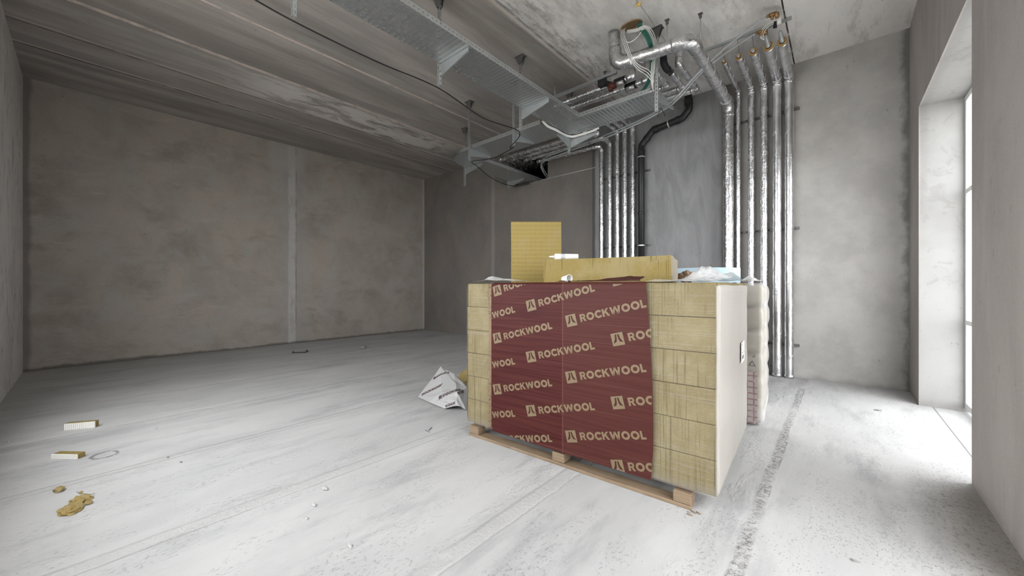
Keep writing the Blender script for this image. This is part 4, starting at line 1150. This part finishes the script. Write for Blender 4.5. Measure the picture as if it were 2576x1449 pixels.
for i in range(3):
    o = (i-1)*.020
    cable('white_cable', labs[i], 'cable', [(-2.005+o, 4.40, 4.498), (-2.005+o, 4.36, 4.40), at(1568+5*i, 110, y=4.28), at(1583+4*i, 145, y=4.24), at(1603+3*i, 173-4*i, y=4.34), at(1626+4*i, 189-5*i, y=4.55), at(1641+2*i, 206, y=4.62)], .0046, M_wcab, grp=GW, seg=6)
labs = ('white cable arching right from the ceiling hole over the green bundle, outermost arch', 'white cable arching right from the ceiling hole over the green bundle, second arch', 'white cable arching right from the ceiling hole over the green bundle, third arch', 'white cable arching right from the ceiling hole over the green bundle, innermost arch')
for i in range(4):
    o = i*3.6
    cable('white_cable', labs[i], 'cable', [at(1578, 76+o*.6, y=4.40), at(1600, 73+o*.6, y=4.33), at(1622-o*.4, 65+o*.8, y=4.30), at(1640-o, 76+o*.7, y=4.40), at(1650-o*.9, 105+o, y=4.52), at(1648-o*.8, 150, y=4.62), at(1643-o*.5, 200, y=4.63), at(1644, 232, y=4.74)], .0046, M_wcab, grp=GW, seg=6)
cable('white_cable', 'single white cable drooping left of the green bundle', 'cable', [at(1618, 72, y=4.31), at(1606, 90, y=4.30), at(1590, 104, y=4.26), at(1578, 106, y=4.24), at(1573, 98, y=4.25)], .0046, M_wcab, grp=GW, seg=6)
gb = [(0, 0), (.018, .006), (-.016, .01), (.004, .020), (-.01, -.014)]
for i, (dx, dz) in enumerate(gb):
    P = [(-1.79, 4.385, 4.46), (-1.775, 4.33, 4.38), at(1628, 92, y=4.33), at(1638, 125, y=4.48), at(1640, 170, y=4.72), at(1630, 208, y=4.84), at(1612, 234, y=4.90)]
    P = [Vector(p)+Vector((dx, dz*.4, dz)) for p in P]+[Vector((-2.2, 4.90+dx, T1Z+.02+abs(dz))), Vector((-2.75, 4.88+dx, T1Z+.02+abs(dz))), Vector((-3.0, 4.80+dx, T1Z+.02+abs(dz)))]
    cable('green_cable', ('green cable of the bundle from ceiling to tray, at its centre', 'green cable on the right side of the bundle from ceiling to tray', 'green cable on the left side of the bundle from ceiling to tray', 'green cable on the top side of the bundle from ceiling to tray', 'green cable on the underside of the bundle from ceiling to tray')[i], 'cable', P, .0105, M_gcab, grp='green cable bundle')
b = B(); lump(b, (-2.07, 4.86, T1Z+.055), .05, 3, 2, (2.3, .6, .6), .5); tag(obj('blue_film', b, M_bluef), 'scrap of blue film in the tray beside the green cables', 'plastic film')
# white pipes looped round the tray corner
for i in range(2):
    q = i*.012
    cable('white_flex_pipe', ('upper white flexible pipe looped below the tray corner', 'lower white flexible pipe looped below the tray corner')[i], 'pipe',
          [(-3.325-q, 4.50, T1Z+.02-q), (-3.33-q, 4.64, T1Z-.012-q), (-3.31-q, 4.84, T1Z-.016-q), (-3.315-q, 5.04, T1Z-.016-q), (-3.27, 5.20+q, T1Z-.016-q), (-3.12, 5.235+q, T1Z-.016-q), (-2.98, 5.24+q, T1Z-.014-q), (-2.87, 5.25+q, T1Z+.0-q), (-2.80, 5.25+q, T1Z+.03)], .011, M_wcab, grp='white pipes at the tray corner')
# sagging black cable along the posts
cable('sagging_cable', 'thin black cable sagging from post to post below the cable trays', 'cable', [(-3.365, -.1, 3.50), (PX-.028, .55, 3.52), (PX-.028, 1.12, 3.475), (PX-.028, 1.85, 3.475), (PX-.028, 2.59, 3.515), (PX-.028, 3.3, 3.42), (PX-.028, 4.0, 3.465),
      (-3.62, 4.10, 3.34), at(1290, 372, y=4.22), at(1240, 398, y=4.30), at(1188, 406, y=4.36), at(1200, 418, y=4.62), at(1240, 450, y=5.3), at(1290, 468, y=5.95), at(1330, 463, y=6.45), (-5.42, 6.74, 3.69)], .0065, M_bcab)
ties = [((1480, 352, 5.8), 28), ((1662, 270, 5.26), 22)]
for i, ((u, v, y), L) in enumerate(ties):
    p = at(u, v, y=y); e = at(u+(10 if i == 0 else 12), v+L, y=y); b = B(); tube(b, [p+Vector((0, 0, .03)), p, e], .0035, .01, 6)
    if i: tube(b, [p, at(u-8, v+L+4, y=y)], .0035, 0, 6)
    tag(obj('cable_tie', b, M_bcab), ('black cable tie hanging from the grey pipes below the tray corner', 'black cable tie with two tails hanging below the tray end')[i], 'cable tie', 'black cable ties')
b = B(); lump(b, at(1606, 11, z=ZC-.012), .028, 4, 2, (1, .6, .7), .6); tag(obj('foam_blob', b, M_yfoam), 'yellow foam blob stuck to the ceiling at the top edge', 'foam')

M_yfoam2 = plain('pale_foam', (.62, .58, .48), .85, 0, .1, .5, 40)
# ------------------------------------------------------------------ debris on the floor
def offcut(u, v, ang, L, Wd, Hh, label):
    p = at(u, v, z=0); t = thing('slab_offcut', label, 'offcut', (p.x, p.y, 0), 'insulation offcuts on the floor'); t.rotation_euler.z = ang
    b = B(); box(b, 0, L, .010, Wd, 0, Hh); bevel(b, .003, 1); local('wool_core', b, M_wool, t)
    b = B(); k = 16
    for i in range(k): box(b, L*i/k, L*(i+.84)/k, .0, .0098, .001, Hh-.001)
    box(b, 0, L, .006, .0099, .001, Hh-.002)
    local('white_ribbed_face', b, M_woolrib, t)['label'] = 'white ribbed facing'
p0, p1 = at(161, 1083, z=0), at(238, 1076, z=0)
offcut(161, 1083, math.atan2((p1-p0).y, (p1-p0).x), (p1-p0).length, .055, .058, 'upper white-faced insulation offcut on the floor at left')
p0, p1 = at(128, 1155, z=0), at(192, 1156, z=0)
offcut(128, 1155, math.atan2((p1-p0).y, (p1-p0).x), (p1-p0).length, .06, .036, 'lower white-faced insulation offcut on the floor, beside the ring mark')
b = B(); c = at(178, 1285, z=0); c2 = at(196, 1262, z=0)
lump(b, c+Vector((0, 0, .008)), .062, 2, 3, (1.1, .75, .34), .4); lump(b, c2+Vector((0, .01, .008)), .055, 6, 3, (.9, .8, .3), .5)
for v in b.verts: v.co.z = max(v.co.z, .001)
tag(obj('wool_tuft', b, M_yel), 'largest torn yellow insulation tuft on the floor near the left edge', 'insulation')
for i, (u, v, r, lab) in enumerate(((222, 1268, .018, 'small yellow tuft just right of the largest torn tuft'), (149, 1236, .026, 'round yellow tuft above the largest torn tuft'), (205, 1241, .012, 'tiny pale scrap right of the round yellow tuft'))):
    p = at(u, v, z=0); b = B(); lump(b, p+Vector((0, 0, r*.5)), r, i+3, 2, (1.1, .9, .7), .5)
    for w in b.verts: w.co.z = max(w.co.z, .0005)
    tag(obj('wool_tuft', b, M_yel), lab, 'insulation', 'yellow tufts on the floor')
b = B(); tube(b, [at(195, 1236, z=.006), at(210, 1239, z=.005), at(235, 1242, z=.005)], .006, 0, 7, .2, .02); tag(obj('mortar_strip', b, M_chip), 'thin pale crooked strip on the floor above the torn tufts', 'rubble')
b = B(); tube(b, [at(738, 882, z=.012), at(736, 887, z=.010), at(768, 886, z=.010), at(776, 883, z=.010), at(770, 881, z=.035)], .009, .02, 8); tag(obj('bent_bar', b, M_blackp), 'bent black bar lying on the floor near the left wall', 'metal bar')
p = at(915, 876, z=0); b = B(); obox(b, p+Vector((0, 0, .027)), (.04, .02, 0), (-.018, .035, 0), (0, .004, .025)); bevel(b, .006, 1); tag(obj('rubble_block', b, M_stone), 'small grey block on the floor in front of the left wall', 'rubble')
chips = [(95, 1036, .018, 'white chip farthest back on the left floor'), (22, 1112, .022, 'white chip near the left picture edge'), (118, 997, .015, 'tiny white chip by the left corner'), (392, 1078, .018, 'white sliver right of the upper offcut'), (455, 1163, .016, 'dark sliver on the pale floor right of the ring mark'),
         (422, 1151, .015, 'dark sliver just left of another, right of the ring mark'), (1062, 880, .02, 'pale chip on the floor in front of the printed wrap'), (895, 984, .014, 'pale chip alone in the middle of the left floor'), (2208, 1033, .028, 'dark crumb on the floor near the right window'), (1735, 1290, .013, 'splinter heap at the near pallet corner'),
         (2150, 1412, .016, 'dark crumb at the bottom right of the floor'), (880, 1374, .022, 'stuck mortar chip on the pale floor at bottom centre'), (815, 1230, .03, 'mortar lump beside the middle floor ridge'), (790, 1272, .022, 'mortar crumb below the mortar lump'), (770, 1305, .018, 'lowest mortar crumb left of the wide floor ridge')]
for i, (u, v, r, lab) in enumerate(chips):
    p = at(u, v, z=0); b = B(); dk = 'dark' in lab or 'splinter' in lab
    lump(b, p+Vector((0, 0, r*.2)), r*.62, i+1, 2, (1.6, .7, .4), .7)
    for w in b.verts: w.co.z = max(w.co.z, .0003)
    tag(obj('mortar_chip', b, M_stone if dk else M_chip), lab, 'rubble', 'loose chips on the floor')
for i, (u, v, du, dv) in enumerate(((1728, 1292, 14, 5), (1738, 1284, 12, 7), (1752, 1287, 10, 6))):
    b = B(); tube(b, [at(u, v, z=.004), at(u+du, v+dv, z=.004)], .004, 0, 5); tag(obj('wood_splinter', b, M_wood), ('wood splinter nearest the pallet corner block', 'middle wood splinter by the pallet corner', 'wood splinter farthest right of the pallet corner')[i], 'splinter', 'splinters by the pallet')
for i, (u, v, du, dv) in enumerate(((1078, 1083, 8, -8), (1070, 1082, 10, 5))):
    b = B(); tube(b, [at(u, v, z=.004), at(u+du, v+dv, z=.004)], .003, 0, 5); tag(obj('wood_splinter', b, M_darkst), ('upright twig left of the pallet on the pale floor', 'flat twig left of the pallet on the pale floor')[i], 'splinter', 'twigs by the pallet')

p0, p1 = at(2374, 1024, z=0), at(2437, 1033, z=0)
b = B(); dd_ = (p1-p0); nn_ = Vector((-dd_.y, dd_.x, 0)).normalized()
obox(b, (p0+p1)/2+Vector((0, 0, .014)), dd_*.5, nn_*.03, (0, 0, .014)); bevel(b, .005, 1)
tag(obj('foam_strip', b, M_yfoam2), 'pale strip lying on the floor under the right window', 'foam')
